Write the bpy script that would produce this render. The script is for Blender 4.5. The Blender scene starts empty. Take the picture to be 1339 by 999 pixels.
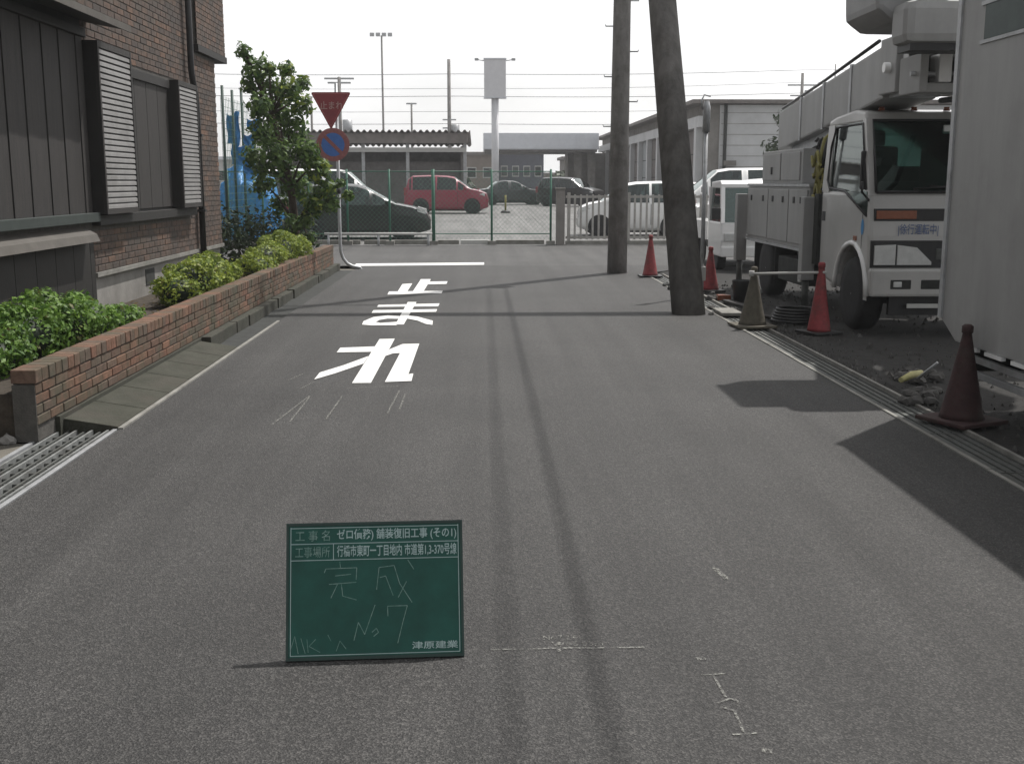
import bpy, bmesh, math, random
import numpy as np
from mathutils import Vector, Matrix

random.seed(7); rng = np.random.default_rng(7)
S = bpy.context.scene
C = S.collection
R = math.radians

# ------------------------------------------------------------------ camera, sky, sun, exposure
F, H, HZ, CX, CY, VX = 1450.0, 1.6, 238.0, 669.5, 499.5, 632.0
PITCH = math.atan((CY - HZ) / F)
YAW = math.atan((CX - VX) * math.cos(PITCH) / F)
cam = bpy.data.cameras.new('camera'); camo = bpy.data.objects.new('camera', cam); C.objects.link(camo)
camo.location = (0, 0, H); camo.rotation_euler = (math.pi / 2 - PITCH, 0, -YAW)
cam.sensor_width = 36; cam.lens = F / 1339 * 36; cam.clip_end = 2000; cam.clip_start = 0.05
S.camera = camo

SUN = Vector((0.38, 0.43, 1.0)).normalized()
EL = math.asin(SUN.z); AZ = math.atan2(SUN.x, SUN.y)
w = bpy.data.worlds.new('World'); S.world = w; w.use_nodes = True
nt = w.node_tree; nt.nodes.clear()
out = nt.nodes.new('ShaderNodeOutputWorld'); bg = nt.nodes.new('ShaderNodeBackground')
sky = nt.nodes.new('ShaderNodeTexSky'); sky.sky_type = 'NISHITA'; sky.sun_disc = False
sky.sun_elevation = EL; sky.sun_rotation = AZ; sky.dust_density = 5.0; sky.air_density = 1.0; sky.ozone_density = 1.0
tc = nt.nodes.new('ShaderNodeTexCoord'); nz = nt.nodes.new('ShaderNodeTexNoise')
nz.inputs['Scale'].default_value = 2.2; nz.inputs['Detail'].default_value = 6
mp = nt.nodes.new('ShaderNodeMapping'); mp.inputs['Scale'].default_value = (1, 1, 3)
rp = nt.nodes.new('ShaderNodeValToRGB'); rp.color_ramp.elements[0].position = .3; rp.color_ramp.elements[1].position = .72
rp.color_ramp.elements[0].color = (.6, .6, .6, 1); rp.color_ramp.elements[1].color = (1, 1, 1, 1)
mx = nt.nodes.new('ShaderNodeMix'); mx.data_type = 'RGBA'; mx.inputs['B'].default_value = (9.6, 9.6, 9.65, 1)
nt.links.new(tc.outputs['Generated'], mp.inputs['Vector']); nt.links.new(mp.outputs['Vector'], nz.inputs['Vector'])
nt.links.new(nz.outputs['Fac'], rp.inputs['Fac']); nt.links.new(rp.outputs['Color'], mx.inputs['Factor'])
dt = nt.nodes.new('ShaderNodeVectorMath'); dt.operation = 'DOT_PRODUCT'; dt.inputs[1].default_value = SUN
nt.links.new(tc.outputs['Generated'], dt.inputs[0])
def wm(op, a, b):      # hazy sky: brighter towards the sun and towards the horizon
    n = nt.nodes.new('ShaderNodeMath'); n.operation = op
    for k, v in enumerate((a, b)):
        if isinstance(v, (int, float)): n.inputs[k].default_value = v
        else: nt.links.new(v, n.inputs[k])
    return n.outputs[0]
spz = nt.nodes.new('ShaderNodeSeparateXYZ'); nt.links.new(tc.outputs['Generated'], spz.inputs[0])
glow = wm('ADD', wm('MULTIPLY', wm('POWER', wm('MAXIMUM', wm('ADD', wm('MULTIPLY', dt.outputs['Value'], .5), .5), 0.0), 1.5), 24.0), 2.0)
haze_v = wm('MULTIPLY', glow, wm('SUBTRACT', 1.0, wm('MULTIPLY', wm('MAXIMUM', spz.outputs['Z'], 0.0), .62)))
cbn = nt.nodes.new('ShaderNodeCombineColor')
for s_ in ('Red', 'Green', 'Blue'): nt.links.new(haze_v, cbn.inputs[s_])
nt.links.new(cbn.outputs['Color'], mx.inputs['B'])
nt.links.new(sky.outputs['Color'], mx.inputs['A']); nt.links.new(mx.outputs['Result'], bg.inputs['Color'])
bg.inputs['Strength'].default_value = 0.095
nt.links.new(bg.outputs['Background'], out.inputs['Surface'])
sl = bpy.data.lights.new('sun', 'SUN'); sl.energy = 4.7; sl.angle = R(.8); sl.color = (1, .965, .92)
so = bpy.data.objects.new('sun', sl); C.objects.link(so); so.rotation_euler = SUN.to_track_quat('Z', 'Y').to_euler()
so.location = (10, 12, 30)
S.render.engine = 'CYCLES'
S.view_settings.view_transform = 'Standard'; S.view_settings.look = 'None'
S.view_settings.exposure = -0.15; S.view_settings.gamma = 1

# ------------------------------------------------------------------ pixel helpers (direction only; distance from ground / wall)
def ray(px, py):
    u = (px - CX) / F; v = (CY - py) / F
    f = math.cos(PITCH) + v * math.sin(PITCH); z = -math.sin(PITCH) + v * math.cos(PITCH)
    return (u * math.cos(YAW) + f * math.sin(YAW), -u * math.sin(YAW) + f * math.cos(YAW), z)
def G(px, py, z=0.0):
    r = ray(px, py); t = (z - H) / r[2]; return Vector((r[0] * t, r[1] * t, z))
def AX(px, py, X):
    r = ray(px, py); t = X / r[0]; return Vector((X, r[1] * t, H + r[2] * t))
def AY(px, py, Y):
    r = ray(px, py); t = Y / r[1]; return Vector((r[0] * t, Y, H + r[2] * t))

# ------------------------------------------------------------------ materials
MATS = {}
def mat(name, col, rough=.7, var=.25, scale=6.0, bump=0.0, bscale=60.0, metal=0.0, spec=.5, col2=None, stretch=None, dirt=0.0, coat=0.0):
    if name in MATS: return MATS[name]
    m = bpy.data.materials.new(name); m.use_nodes = True; n = m.node_tree; L = n.links
    p = n.nodes['Principled BSDF']; p.inputs['Roughness'].default_value = rough; p.inputs['Metallic'].default_value = metal
    p.inputs['Specular IOR Level'].default_value = spec
    if coat: p.inputs['Coat Weight'].default_value = coat; p.inputs['Coat Roughness'].default_value = .08
    tc = n.nodes.new('ShaderNodeTexCoord'); mp = n.nodes.new('ShaderNodeMapping')
    if stretch: mp.inputs['Scale'].default_value = stretch
    L.new(tc.outputs['Object'], mp.inputs['Vector'])
    a = n.nodes.new('ShaderNodeTexNoise'); a.inputs['Scale'].default_value = scale; a.inputs['Detail'].default_value = 8; a.inputs['Roughness'].default_value = .65
    L.new(mp.outputs['Vector'], a.inputs['Vector'])
    r = n.nodes.new('ShaderNodeValToRGB'); r.color_ramp.elements[0].position = .3; r.color_ramp.elements[1].position = .7
    c2 = col2 if col2 else [min(1, c * (1 + var)) for c in col]
    c1 = [c * (1 - var) for c in col] if not col2 else col
    r.color_ramp.elements[0].color = (*c1, 1); r.color_ramp.elements[1].color = (*c2, 1)
    L.new(a.outputs['Fac'], r.inputs['Fac'])
    res = r.outputs['Color']
    if dirt:
        d = n.nodes.new('ShaderNodeTexNoise'); d.inputs['Scale'].default_value = scale * .35; d.inputs['Detail'].default_value = 10; d.inputs['Roughness'].default_value = .7
        L.new(tc.outputs['Object'], d.inputs['Vector'])
        dr = n.nodes.new('ShaderNodeValToRGB'); dr.color_ramp.elements[0].position = .48; dr.color_ramp.elements[1].position = .68
        dr.color_ramp.elements[0].color = (0, 0, 0, 1); dr.color_ramp.elements[1].color = (dirt,) * 3 + (1,)
        L.new(d.outputs['Fac'], dr.inputs['Fac'])
        x = n.nodes.new('ShaderNodeMix'); x.data_type = 'RGBA'; x.inputs['B'].default_value = (.06, .052, .042, 1)
        L.new(dr.outputs['Color'], x.inputs['Factor']); L.new(res, x.inputs['A']); res = x.outputs['Result']
    L.new(res, p.inputs['Base Color'])
    if bump:
        b = n.nodes.new('ShaderNodeTexNoise'); b.inputs['Scale'].default_value = bscale; b.inputs['Detail'].default_value = 5
        L.new(mp.outputs['Vector'], b.inputs['Vector'])
        bn = n.nodes.new('ShaderNodeBump'); bn.inputs['Strength'].default_value = bump; bn.inputs['Distance'].default_value = .01
        L.new(b.outputs['Fac'], bn.inputs['Height']); L.new(bn.outputs['Normal'], p.inputs['Normal'])
    MATS[name] = m; return m

def asphalt(name, base, warm=1.0):
    m = bpy.data.materials.new(name); m.use_nodes = True; n = m.node_tree; L = n.links; p = n.nodes['Principled BSDF']
    p.inputs['Roughness'].default_value = .74; p.inputs['Specular IOR Level'].default_value = .45
    tc = n.nodes.new('ShaderNodeTexCoord')
    v = n.nodes.new('ShaderNodeTexVoronoi'); v.inputs['Scale'].default_value = 170
    L.new(tc.outputs['Object'], v.inputs['Vector'])
    vr = n.nodes.new('ShaderNodeSeparateColor'); L.new(v.outputs['Color'], vr.inputs['Color'])
    r = n.nodes.new('ShaderNodeValToRGB'); e = r.color_ramp.elements
    e[0].position = 0; e[0].color = (base * .45 * warm, base * .45, base * .45, 1)
    e[1].position = 1; e[1].color = (base * 2.0 * warm, base * 1.96, base * 1.88, 1)
    k = e.new(.6); k.color = (base * .88 * warm, base * .88, base * .86, 1)
    L.new(vr.outputs['Red'], r.inputs['Fac'])
    big = n.nodes.new('ShaderNodeTexNoise'); big.inputs['Scale'].default_value = .55; big.inputs['Detail'].default_value = 7; big.inputs['Roughness'].default_value = .6
    L.new(tc.outputs['Object'], big.inputs['Vector'])
    br = n.nodes.new('ShaderNodeMapRange'); br.inputs['From Min'].default_value = .25; br.inputs['From Max'].default_value = .75
    br.inputs['To Min'].default_value = .72; br.inputs['To Max'].default_value = 1.25
    L.new(big.outputs['Fac'], br.inputs['Value'])
    # lengthwise roller and wheel streaks
    mp = n.nodes.new('ShaderNodeMapping'); mp.inputs['Scale'].default_value = (2.2, .08, 1); L.new(tc.outputs['Object'], mp.inputs['Vector'])
    st = n.nodes.new('ShaderNodeTexNoise'); st.inputs['Scale'].default_value = 1.6; st.inputs['Detail'].default_value = 5; L.new(mp.outputs['Vector'], st.inputs['Vector'])
    sr = n.nodes.new('ShaderNodeMapRange'); sr.inputs['From Min'].default_value = .3; sr.inputs['From Max'].default_value = .7
    sr.inputs['To Min'].default_value = .76; sr.inputs['To Max'].default_value = 1.2; L.new(st.outputs['Fac'], sr.inputs['Value'])
    mid = n.nodes.new('ShaderNodeTexNoise'); mid.inputs['Scale'].default_value = 45; mid.inputs['Detail'].default_value = 9; mid.inputs['Roughness'].default_value = .75
    L.new(tc.outputs['Object'], mid.inputs['Vector'])
    mr = n.nodes.new('ShaderNodeMapRange'); mr.inputs['From Min'].default_value = .25; mr.inputs['From Max'].default_value = .75
    mr.inputs['To Min'].default_value = .5; mr.inputs['To Max'].default_value = 1.5; L.new(mid.outputs['Fac'], mr.inputs['Value'])
    m1 = n.nodes.new('ShaderNodeMath'); m1.operation = 'MULTIPLY'; L.new(br.outputs[0], m1.inputs[0]); L.new(sr.outputs[0], m1.inputs[1])
    m2 = n.nodes.new('ShaderNodeMath'); m2.operation = 'MULTIPLY'; L.new(m1.outputs[0], m2.inputs[0]); L.new(mr.outputs[0], m2.inputs[1])
    x = n.nodes.new('ShaderNodeMix'); x.data_type = 'RGBA'; x.blend_type = 'MULTIPLY'; x.inputs['Factor'].default_value = 1
    L.new(r.outputs['Color'], x.inputs['A'])
    cb = n.nodes.new('ShaderNodeCombineColor')
    for s in ('Red', 'Green', 'Blue'): L.new(m2.outputs[0], cb.inputs[s])
    L.new(cb.outputs['Color'], x.inputs['B']); L.new(x.outputs['Result'], p.inputs['Base Color'])
    bn = n.nodes.new('ShaderNodeBump'); bn.inputs['Strength'].default_value = .55; bn.inputs['Distance'].default_value = .006
    L.new(v.outputs['Distance'], bn.inputs['Height']); L.new(bn.outputs['Normal'], p.inputs['Normal'])
    MATS[name] = m; return m

def brickmat(name, cols, moss=None):
    m = bpy.data.materials.new(name); m.use_nodes = True; n = m.node_tree; L = n.links; p = n.nodes['Principled BSDF']
    p.inputs['Roughness'].default_value = .88; p.inputs['Specular IOR Level'].default_value = .25
    at = n.nodes.new('ShaderNodeAttribute'); at.attribute_name = 'rnd'; oi = n.nodes.new('ShaderNodeObjectInfo')
    ad = n.nodes.new('ShaderNodeMath'); ad.operation = 'ADD'; L.new(at.outputs['Fac'], ad.inputs[0]); L.new(oi.outputs['Random'], ad.inputs[1])
    fr = n.nodes.new('ShaderNodeMath'); fr.operation = 'FRACT'; L.new(ad.outputs[0], fr.inputs[0])
    r = n.nodes.new('ShaderNodeValToRGB'); r.color_ramp.elements[0].color = (*cols[0], 1); r.color_ramp.elements[1].color = (*cols[-1], 1)
    for i, c in enumerate(cols[1:-1]):
        e = r.color_ramp.elements.new((i + 1) / (len(cols) - 1)); e.color = (*c, 1)
    L.new(fr.outputs[0], r.inputs['Fac'])
    ge = n.nodes.new('ShaderNodeNewGeometry')
    nz = n.nodes.new('ShaderNodeTexNoise'); nz.inputs['Scale'].default_value = 22; nz.inputs['Detail'].default_value = 8; nz.inputs['Roughness'].default_value = .7
    L.new(ge.outputs['Position'], nz.inputs['Vector'])
    mr = n.nodes.new('ShaderNodeMapRange'); mr.inputs['From Min'].default_value = .3; mr.inputs['From Max'].default_value = .7; mr.inputs['To Min'].default_value = .6; mr.inputs['To Max'].default_value = 1.3
    L.new(nz.outputs['Fac'], mr.inputs['Value'])
    cb = n.nodes.new('ShaderNodeCombineColor')
    for s in ('Red', 'Green', 'Blue'): L.new(mr.outputs[0], cb.inputs[s])
    x = n.nodes.new('ShaderNodeMix'); x.data_type = 'RGBA'; x.blend_type = 'MULTIPLY'; x.inputs['Factor'].default_value = 1
    L.new(r.outputs['Color'], x.inputs['A']); L.new(cb.outputs['Color'], x.inputs['B']); res = x.outputs['Result']
    # weathering patches
    d = n.nodes.new('ShaderNodeTexNoise'); d.inputs['Scale'].default_value = 2.3; d.inputs['Detail'].default_value = 9; d.inputs['Roughness'].default_value = .68
    L.new(ge.outputs['Position'], d.inputs['Vector'])
    dr = n.nodes.new('ShaderNodeValToRGB'); dr.color_ramp.elements[0].position = .40; dr.color_ramp.elements[1].position = .62
    dr.color_ramp.elements[0].color = (0, 0, 0, 1); dr.color_ramp.elements[1].color = (.8, .8, .8, 1)
    L.new(d.outputs['Fac'], dr.inputs['Fac'])
    y = n.nodes.new('ShaderNodeMix'); y.data_type = 'RGBA'; y.inputs['B'].default_value = (*(moss or (.09, .075, .065)), 1)
    L.new(dr.outputs['Color'], y.inputs['Factor']); L.new(res, y.inputs['A']); L.new(y.outputs['Result'], p.inputs['Base Color'])
    bn = n.nodes.new('ShaderNodeBump'); bn.inputs['Strength'].default_value = .4; bn.inputs['Distance'].default_value = .006
    L.new(nz.outputs['Fac'], bn.inputs['Height']); L.new(bn.outputs['Normal'], p.inputs['Normal'])
    MATS[name] = m; return m

def glassmat(name, tint, mixf=.5):
    m = bpy.data.materials.new(name); m.use_nodes = True; n = m.node_tree; L = n.links
    o = n.nodes['Material Output']; n.nodes.remove(n.nodes['Principled BSDF'])
    t = n.nodes.new('ShaderNodeBsdfTransparent'); t.inputs['Color'].default_value = (*tint, 1)
    g = n.nodes.new('ShaderNodeBsdfGlossy'); g.inputs['Roughness'].default_value = .03; g.inputs['Color'].default_value = (.9, .97, .95, 1)
    f = n.nodes.new('ShaderNodeFresnel'); f.inputs['IOR'].default_value = 1.75
    nz = n.nodes.new('ShaderNodeTexNoise'); nz.inputs['Scale'].default_value = 3; b = n.nodes.new('ShaderNodeBump'); b.inputs['Strength'].default_value = .02
    L.new(nz.outputs['Fac'], b.inputs['Height']); L.new(b.outputs['Normal'], g.inputs['Normal'])
    s = n.nodes.new('ShaderNodeMixShader'); L.new(f.outputs[0], s.inputs[0]); L.new(t.outputs[0], s.inputs[1]); L.new(g.outputs[0], s.inputs[2])
    L.new(s.outputs[0], o.inputs['Surface']); MATS[name] = m; return m

def leafmat(name, c1, c2, trans=.35):
    m = bpy.data.materials.new(name); m.use_nodes = True; n = m.node_tree; L = n.links; p = n.nodes['Principled BSDF']
    p.inputs['Roughness'].default_value = .55; p.inputs['Specular IOR Level'].default_value = .35
    at = n.nodes.new('ShaderNodeAttribute'); at.attribute_name = 'rnd'
    r = n.nodes.new('ShaderNodeValToRGB'); r.color_ramp.elements[0].color = (*c1, 1); r.color_ramp.elements[1].color = (*c2, 1)
    L.new(at.outputs['Fac'], r.inputs['Fac']); L.new(r.outputs['Color'], p.inputs['Base Color'])
    t = n.nodes.new('ShaderNodeBsdfTranslucent'); L.new(r.outputs['Color'], t.inputs['Color'])
    s = n.nodes.new('ShaderNodeMixShader'); s.inputs[0].default_value = trans
    L.new(p.outputs[0], s.inputs[1]); L.new(t.outputs[0], s.inputs[2]); L.new(s.outputs[0], n.nodes['Material Output'].inputs['Surface'])
    MATS[name] = m; return m

asphalt('road', .041, 1.02); asphalt('lot', .16, 1.0); asphalt('street', .058, 1.01)
brickmat('brick_planter', [(.20, .105, .072), (.17, .095, .068), (.125, .09, .07), (.22, .12, .08), (.145, .105, .08), (.115, .09, .07)], (.078, .08, .056))
brickmat('brick_house', [(.11, .083, .07), (.145, .10, .08), (.085, .07, .063), (.18, .11, .078), (.12, .097, .082)], (.075, .067, .062))
glassmat('glass', (.55, .68, .65)); glassmat('glass_dark', (.2, .26, .25))
M_mortar = mat('mortar', (.085, .08, .072), .95, .3, 15, .4, 80)
M_conc = mat('concrete', (.24, .235, .215), .92, .25, 5, .35, 70, dirt=.55)
M_concmoss = mat('concrete_mossy', (.026, .028, .018), .95, .35, 6, .5, 60, col2=(.055, .055, .042), dirt=.7)
M_found = mat('foundation_render', (.27, .26, .245), .92, .18, 4, .25, 90, dirt=.3)
M_wood = mat('shutter_wood', (.026, .023, .0215), .75, .35, 5, .3, 40, stretch=(6, 6, .5))
M_wood_dk = mat('frame_wood_dark', (.014, .0125, .0115), .7, .3, 6, .2, 50)
M_louver = mat('louver_aluminium', (.27, .265, .26), .5, .15, 6, dirt=.35)
M_beige = mat('ledge_beige', (.09, .082, .072), .8, .2, 5, dirt=.4)
M_whitepaint = mat('road_paint_white', (.78, .78, .76), .7, .1, 30, .3, 120, dirt=.12)
M_chalk = mat('chalk', (.14, .14, .13), .95, .6, 40, col2=(.36, .36, .33))
def broken(m, lo, hi, sc):
    n = m.node_tree; L = n.links; p = n.nodes['Principled BSDF']; t = n.nodes.new('ShaderNodeBsdfTransparent'); z = n.nodes.new('ShaderNodeTexNoise'); z.inputs['Scale'].default_value = sc; z.inputs['Detail'].default_value = 6; z.inputs['Roughness'].default_value = .8
    tc = n.nodes.new('ShaderNodeTexCoord'); L.new(tc.outputs['Object'], z.inputs['Vector']); q = n.nodes.new('ShaderNodeMapRange'); q.inputs['From Min'].default_value = lo; q.inputs['From Max'].default_value = hi; L.new(z.outputs['Fac'], q.inputs['Value'])
    x = n.nodes.new('ShaderNodeMixShader'); L.new(q.outputs[0], x.inputs[0]); L.new(t.outputs[0], x.inputs[1]); L.new(p.outputs[0], x.inputs[2]); L.new(x.outputs[0], n.nodes['Material Output'].inputs['Surface'])
broken(M_chalk, .44, .60, 70); broken(M_whitepaint, .22, .34, 55)
M_galv = mat('galvanised_steel', (.42, .43, .44), .45, .15, 12, metal=.35, dirt=.3)
M_steel = mat('grating_steel', (.085, .09, .085), .65, .3, 15, metal=.1, dirt=.5)
M_dark = mat('dark_recess', (.03, .032, .03), .9, .4, 10)
M_black = mat('black_plastic', (.018, .018, .019), .5, .3, 10)
M_rubber = mat('tyre_rubber', (.02, .02, .021), .85, .3, 15, .2, 60)
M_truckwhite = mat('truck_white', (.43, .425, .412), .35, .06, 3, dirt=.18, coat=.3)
M_truckgrey = mat('truck_grey_panel', (.31, .31, .305), .5, .12, 2.5, stretch=(1.5, 1.5, .25), dirt=.22)
M_carwhite = mat('car_white', (.78, .78, .77), .3, .03, 3, coat=.6)
M_carred = mat('car_red', (.26, .022, .05), .3, .08, 3, coat=.6)
M_carblack = mat('car_black', (.012, .011, .012), .35, .2, 3, coat=.6)
M_cardark = mat('car_dark_grey', (.04, .042, .045), .35, .2, 3, coat=.5)
M_rim = mat('wheel_rim', (.5, .5, .5), .4, .1, 10, metal=.6)
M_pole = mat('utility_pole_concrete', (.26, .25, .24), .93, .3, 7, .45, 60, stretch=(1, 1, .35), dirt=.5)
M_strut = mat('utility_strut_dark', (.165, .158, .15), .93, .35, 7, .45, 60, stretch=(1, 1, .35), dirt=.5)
M_green = mat('fence_green', (.03, .13, .085), .5, .2, 10)
M_signred = mat('sign_red', (.26, .04, .05), .5, .12, 12, dirt=.15)
M_signwhite = mat('sign_white_faded', (.42, .25, .245), .6, .2, 25)
M_signblue = mat('sign_blue', (.06, .16, .48), .5, .12, 14)
M_cone = mat('cone_red', (.27, .04, .045), .7, .3, 20, dirt=.75)
M_coneshade = mat('cone_red_shaded', (.045, .02, .02), .8, .3, 14, dirt=.7)  # cone red with the box truck's shade put into the colour
M_conedirty = mat('cone_dirty_olive', (.10, .09, .068), .85, .3, 14, dirt=.5)
M_board = mat('chalkboard_green', (.011, .075, .058), .75, .22, 9, dirt=0)
M_boardline = mat('board_print', (.36, .47, .46), .8, .12, 30)
M_boardchalk = mat('board_chalk', (.06, .16, .13), .95, .5, 60, col2=(.26, .36, .33))
M_orange = mat('indicator_orange', (.24, .075, .035), .25, .1, 20)
M_lamp = mat('lamp_lens', (.55, .56, .55), .12, .12, 12, spec=.8)
M_bluetext = mat('lettering_blue', (.10, .14, .26), .6, .1, 20)
M_emblem = mat('emblem_blue', (.02, .22, .5), .5, .1, 20)
M_shed = mat('shed_metal', (.19, .17, .16), .75, .2, 3, dirt=.4)
M_shedwall = mat('shed_wall', (.16, .15, .145), .85, .2, 4, dirt=.4)
M_canopy = mat('canopy_bluegrey', (.70, .72, .76), .6, .06, 2)
M_ware = mat('warehouse_wall', (.58, .585, .59), .8, .08, 1.2, dirt=.15)
M_wareold = mat('warehouse_side', (.24, .225, .21), .85, .2, 2, dirt=.4)
M_door = mat('warehouse_door', (.15, .13, .125), .7, .2, 3, dirt=.3)
M_doorlt = mat('warehouse_door_light', (.33, .35, .36), .6, .1, 3)
M_far = mat('far_building', (.07, .075, .1), .8, .2, 2)
M_farlt = mat('far_building_light', (.5, .5, .48), .8, .1, 2)
M_farbr = mat('far_building_brown', (.20, .165, .14), .85, .15, 2)
M_signgrey = mat('sign_tower_grey', (.68, .68, .7), .6, .05, 3)
M_wire = mat('cable_black', (.035, .035, .04), .7, .2, 10)
M_tarp = mat('tarp_blue', (.03, .22, .52), .45, .4, 5, .3, 20)
M_soil = mat('planter_soil', (.05, .04, .03), .98, .4, 12, .8, 40)
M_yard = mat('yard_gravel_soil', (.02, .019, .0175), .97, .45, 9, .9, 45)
M_ground = mat('earth', (.14, .13, .11), .97, .3, 1, .4, 20)
M_stone = mat('stone_grey', (.085, .082, .078), .93, .3, 8, .5, 40)
M_bark = mat('bark', (.06, .045, .033), .95, .35, 12, .6, 40)
M_yellow = mat('hose_yellow', (.22, .20, .05), .6, .2, 10)
M_bamboo = mat('pale_stick', (.50, .47, .22), .7, .2, 14)
M_seat = mat('cab_seat', (.09, .09, .095), .9, .2, 10)
leafmat('leaf_azalea', (.045, .11, .018), (.19, .32, .055)); leafmat('leaf_yellow', (.08, .14, .022), (.34, .40, .06))
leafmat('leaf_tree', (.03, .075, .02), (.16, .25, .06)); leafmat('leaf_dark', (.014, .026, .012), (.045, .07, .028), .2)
leafmat('leaf_dry', (.08, .06, .025), (.22, .17, .06))

# ------------------------------------------------------------------ mesh helpers
def wloc(o):
    v = Vector((0, 0, 0))
    while o is not None:
        v += o.location; o = o.parent
    return v
class MB:
    def __init__(s): s.v = []; s.f = []; s.sm = []
    def add(s, vs, fs, smooth=False):
        k = len(s.v); s.v += [tuple(x) for x in vs]; s.f += [tuple(i + k for i in f) for f in fs]; s.sm += [smooth] * len(fs); return s
    def box(s, x0, x1, y0, y1, z0, z1, bevel=0.0):
        if bevel:
            bm = bmesh.new(); bmesh.ops.create_cube(bm, size=1)
            for q in bm.verts: q.co = Vector(((x0 + x1) / 2 + q.co.x * (x1 - x0), (y0 + y1) / 2 + q.co.y * (y1 - y0), (z0 + z1) / 2 + q.co.z * (z1 - z0)))
            bmesh.ops.bevel(bm, geom=bm.edges[:], offset=bevel, segments=2, affect='EDGES', profile=.6)
            s.bm(bm); return s
        vs = [(x, y, z) for z in (z0, z1) for y in (y0, y1) for x in (x0, x1)]
        return s.add(vs, [(0, 2, 3, 1), (4, 5, 7, 6), (0, 1, 5, 4), (2, 6, 7, 3), (0, 4, 6, 2), (1, 3, 7, 5)])
    def bm(s, bm, smooth=False):
        bm.verts.index_update(); s.add([q.co[:] for q in bm.verts], [[q.index for q in f.verts] for f in bm.faces], smooth); bm.free(); return s
    def hexa(s, c):   # 8 corners: bottom 4 ccw, top 4 ccw
        return s.add(c, [(3, 2, 1, 0), (4, 5, 6, 7), (0, 1, 5, 4), (1, 2, 6, 5), (2, 3, 7, 6), (3, 0, 4, 7)])
    def tube(s, pts, r, n=10, cap=True):
        pts = [Vector(p) for p in pts]; rs = r if isinstance(r, (list, tuple)) else [r] * len(pts); vs = []; fs = []
        up = Vector((0, 0, 1)); d0 = (pts[1] - pts[0]).normalized()
        if abs(d0.z) > .9: up = Vector((0, 1, 0))
        for i, p in enumerate(pts):
            d = (pts[min(i + 1, len(pts) - 1)] - pts[max(i - 1, 0)]).normalized()
            a = d.cross(up)
            if a.length < 1e-4: a = d.cross(Vector((1, 0, 0)))
            a.normalize(); b = a.cross(d).normalized()
            for k in range(n):
                t = 2 * math.pi * k / n; vs.append(p + a * (rs[i] * math.cos(t)) + b * (rs[i] * math.sin(t)))
        for i in range(len(pts) - 1):
            for k in range(n):
                fs.append((i * n + k, i * n + (k + 1) % n, (i + 1) * n + (k + 1) % n, (i + 1) * n + k))
        s.add(vs, fs, True)
        if cap:
            k = len(s.v) - len(vs); s.f.append(tuple(k + i for i in range(n - 1, -1, -1))); s.sm.append(False)
            s.f.append(tuple(k + (len(pts) - 1) * n + i for i in range(n))); s.sm.append(False)
        return s
    def lathe(s, prof, c, n=20, axis='z'):
        vs = []; fs = []
        for (r, z) in prof:
            for k in range(n):
                t = 2 * math.pi * k / n; a, b = r * math.cos(t), r * math.sin(t)
                vs.append((c[0] + a, c[1] + b, c[2] + z) if axis == 'z' else (c[0] + z, c[1] + a, c[2] + b) if axis == 'x' else (c[0] + a, c[1] + z, c[2] + b))
        for i in range(len(prof) - 1):
            for k in range(n): fs.append((i * n + k, i * n + (k + 1) % n, (i + 1) * n + (k + 1) % n, (i + 1) * n + k))
        s.add(vs, fs, True); b = len(s.v) - len(vs)
        s.f.append(tuple(b + i for i in range(n))); s.sm.append(False); s.f.append(tuple(b + (len(prof) - 1) * n + i for i in range(n))); s.sm.append(False)
        return s
    def prism(s, poly, axis, a, b):   # poly in the two other axes, order (y,z) for x, (x,z) for y, (x,y) for z
        n = len(poly)
        def P(u, t): return (t, u[0], u[1]) if axis == 'x' else (u[0], t, u[1]) if axis == 'y' else (u[0], u[1], t)
        vs = [P(u, a) for u in poly] + [P(u, b) for u in poly]
        return s.add(vs, [tuple(range(n)), tuple(range(2 * n - 1, n - 1, -1))] + [(i, i + n, (i + 1) % n + n, (i + 1) % n) for i in range(n)])
    def quad(s, a, b, c, d): return s.add([a, b, c, d], [(0, 1, 2, 3)])
    def slab(s, a, b, c, d, t):  # a quad thickened along its normal
        a, b, c, d = map(Vector, (a, b, c, d)); n = (b - a).cross(d - a).normalized() * t
        return s.hexa([a, b, c, d, a + n, b + n, c + n, d + n])
    def build(s, name, m, parent=None, bevel=0.0, fix=True):
        o = wloc(parent) if parent is not None else Vector((0, 0, 0))
        me = bpy.data.meshes.new(name); me.from_pydata([(x - o.x, y - o.y, z - o.z) for x, y, z in s.v], [], s.f)
        if s.sm: me.polygons.foreach_set('use_smooth', s.sm)
        if fix or bevel:
            bm = bmesh.new(); bm.from_mesh(me)
            if bevel:
                bmesh.ops.remove_doubles(bm, verts=bm.verts[:], dist=1e-5)
                ed = [e for e in bm.edges if len(e.link_faces) == 2 and e.calc_face_angle(0) > .5]
                bmesh.ops.bevel(bm, geom=ed, offset=bevel, segments=2, affect='EDGES', profile=.6)
            bmesh.ops.recalc_face_normals(bm, faces=bm.faces[:]); bm.to_mesh(me); bm.free()
        me.materials.append(MATS[m] if isinstance(m, str) else m); me.update()
        ob = bpy.data.objects.new(name, me); C.objects.link(ob)
        if parent is not None: ob.parent = parent
        return ob
def tag(o, label, cat, group=None):
    o['label'] = label; o['category'] = cat
    if group: o['group'] = group
    return o
def thing(name, label, cat, loc=(0, 0, 0), group=None):
    o = bpy.data.objects.new(name, None); C.objects.link(o); o.location = loc; o.empty_display_size = .2
    return tag(o, label, cat, group)
def struct(o): o['kind'] = 'structure'; return o
def stuff(o): o['kind'] = 'stuff'; return o
def copy_tree(o, parent=None):
    c = o.copy(); C.objects.link(c); c.parent = parent
    for ch in list(o.children): copy_tree(ch, c)
    return c
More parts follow.
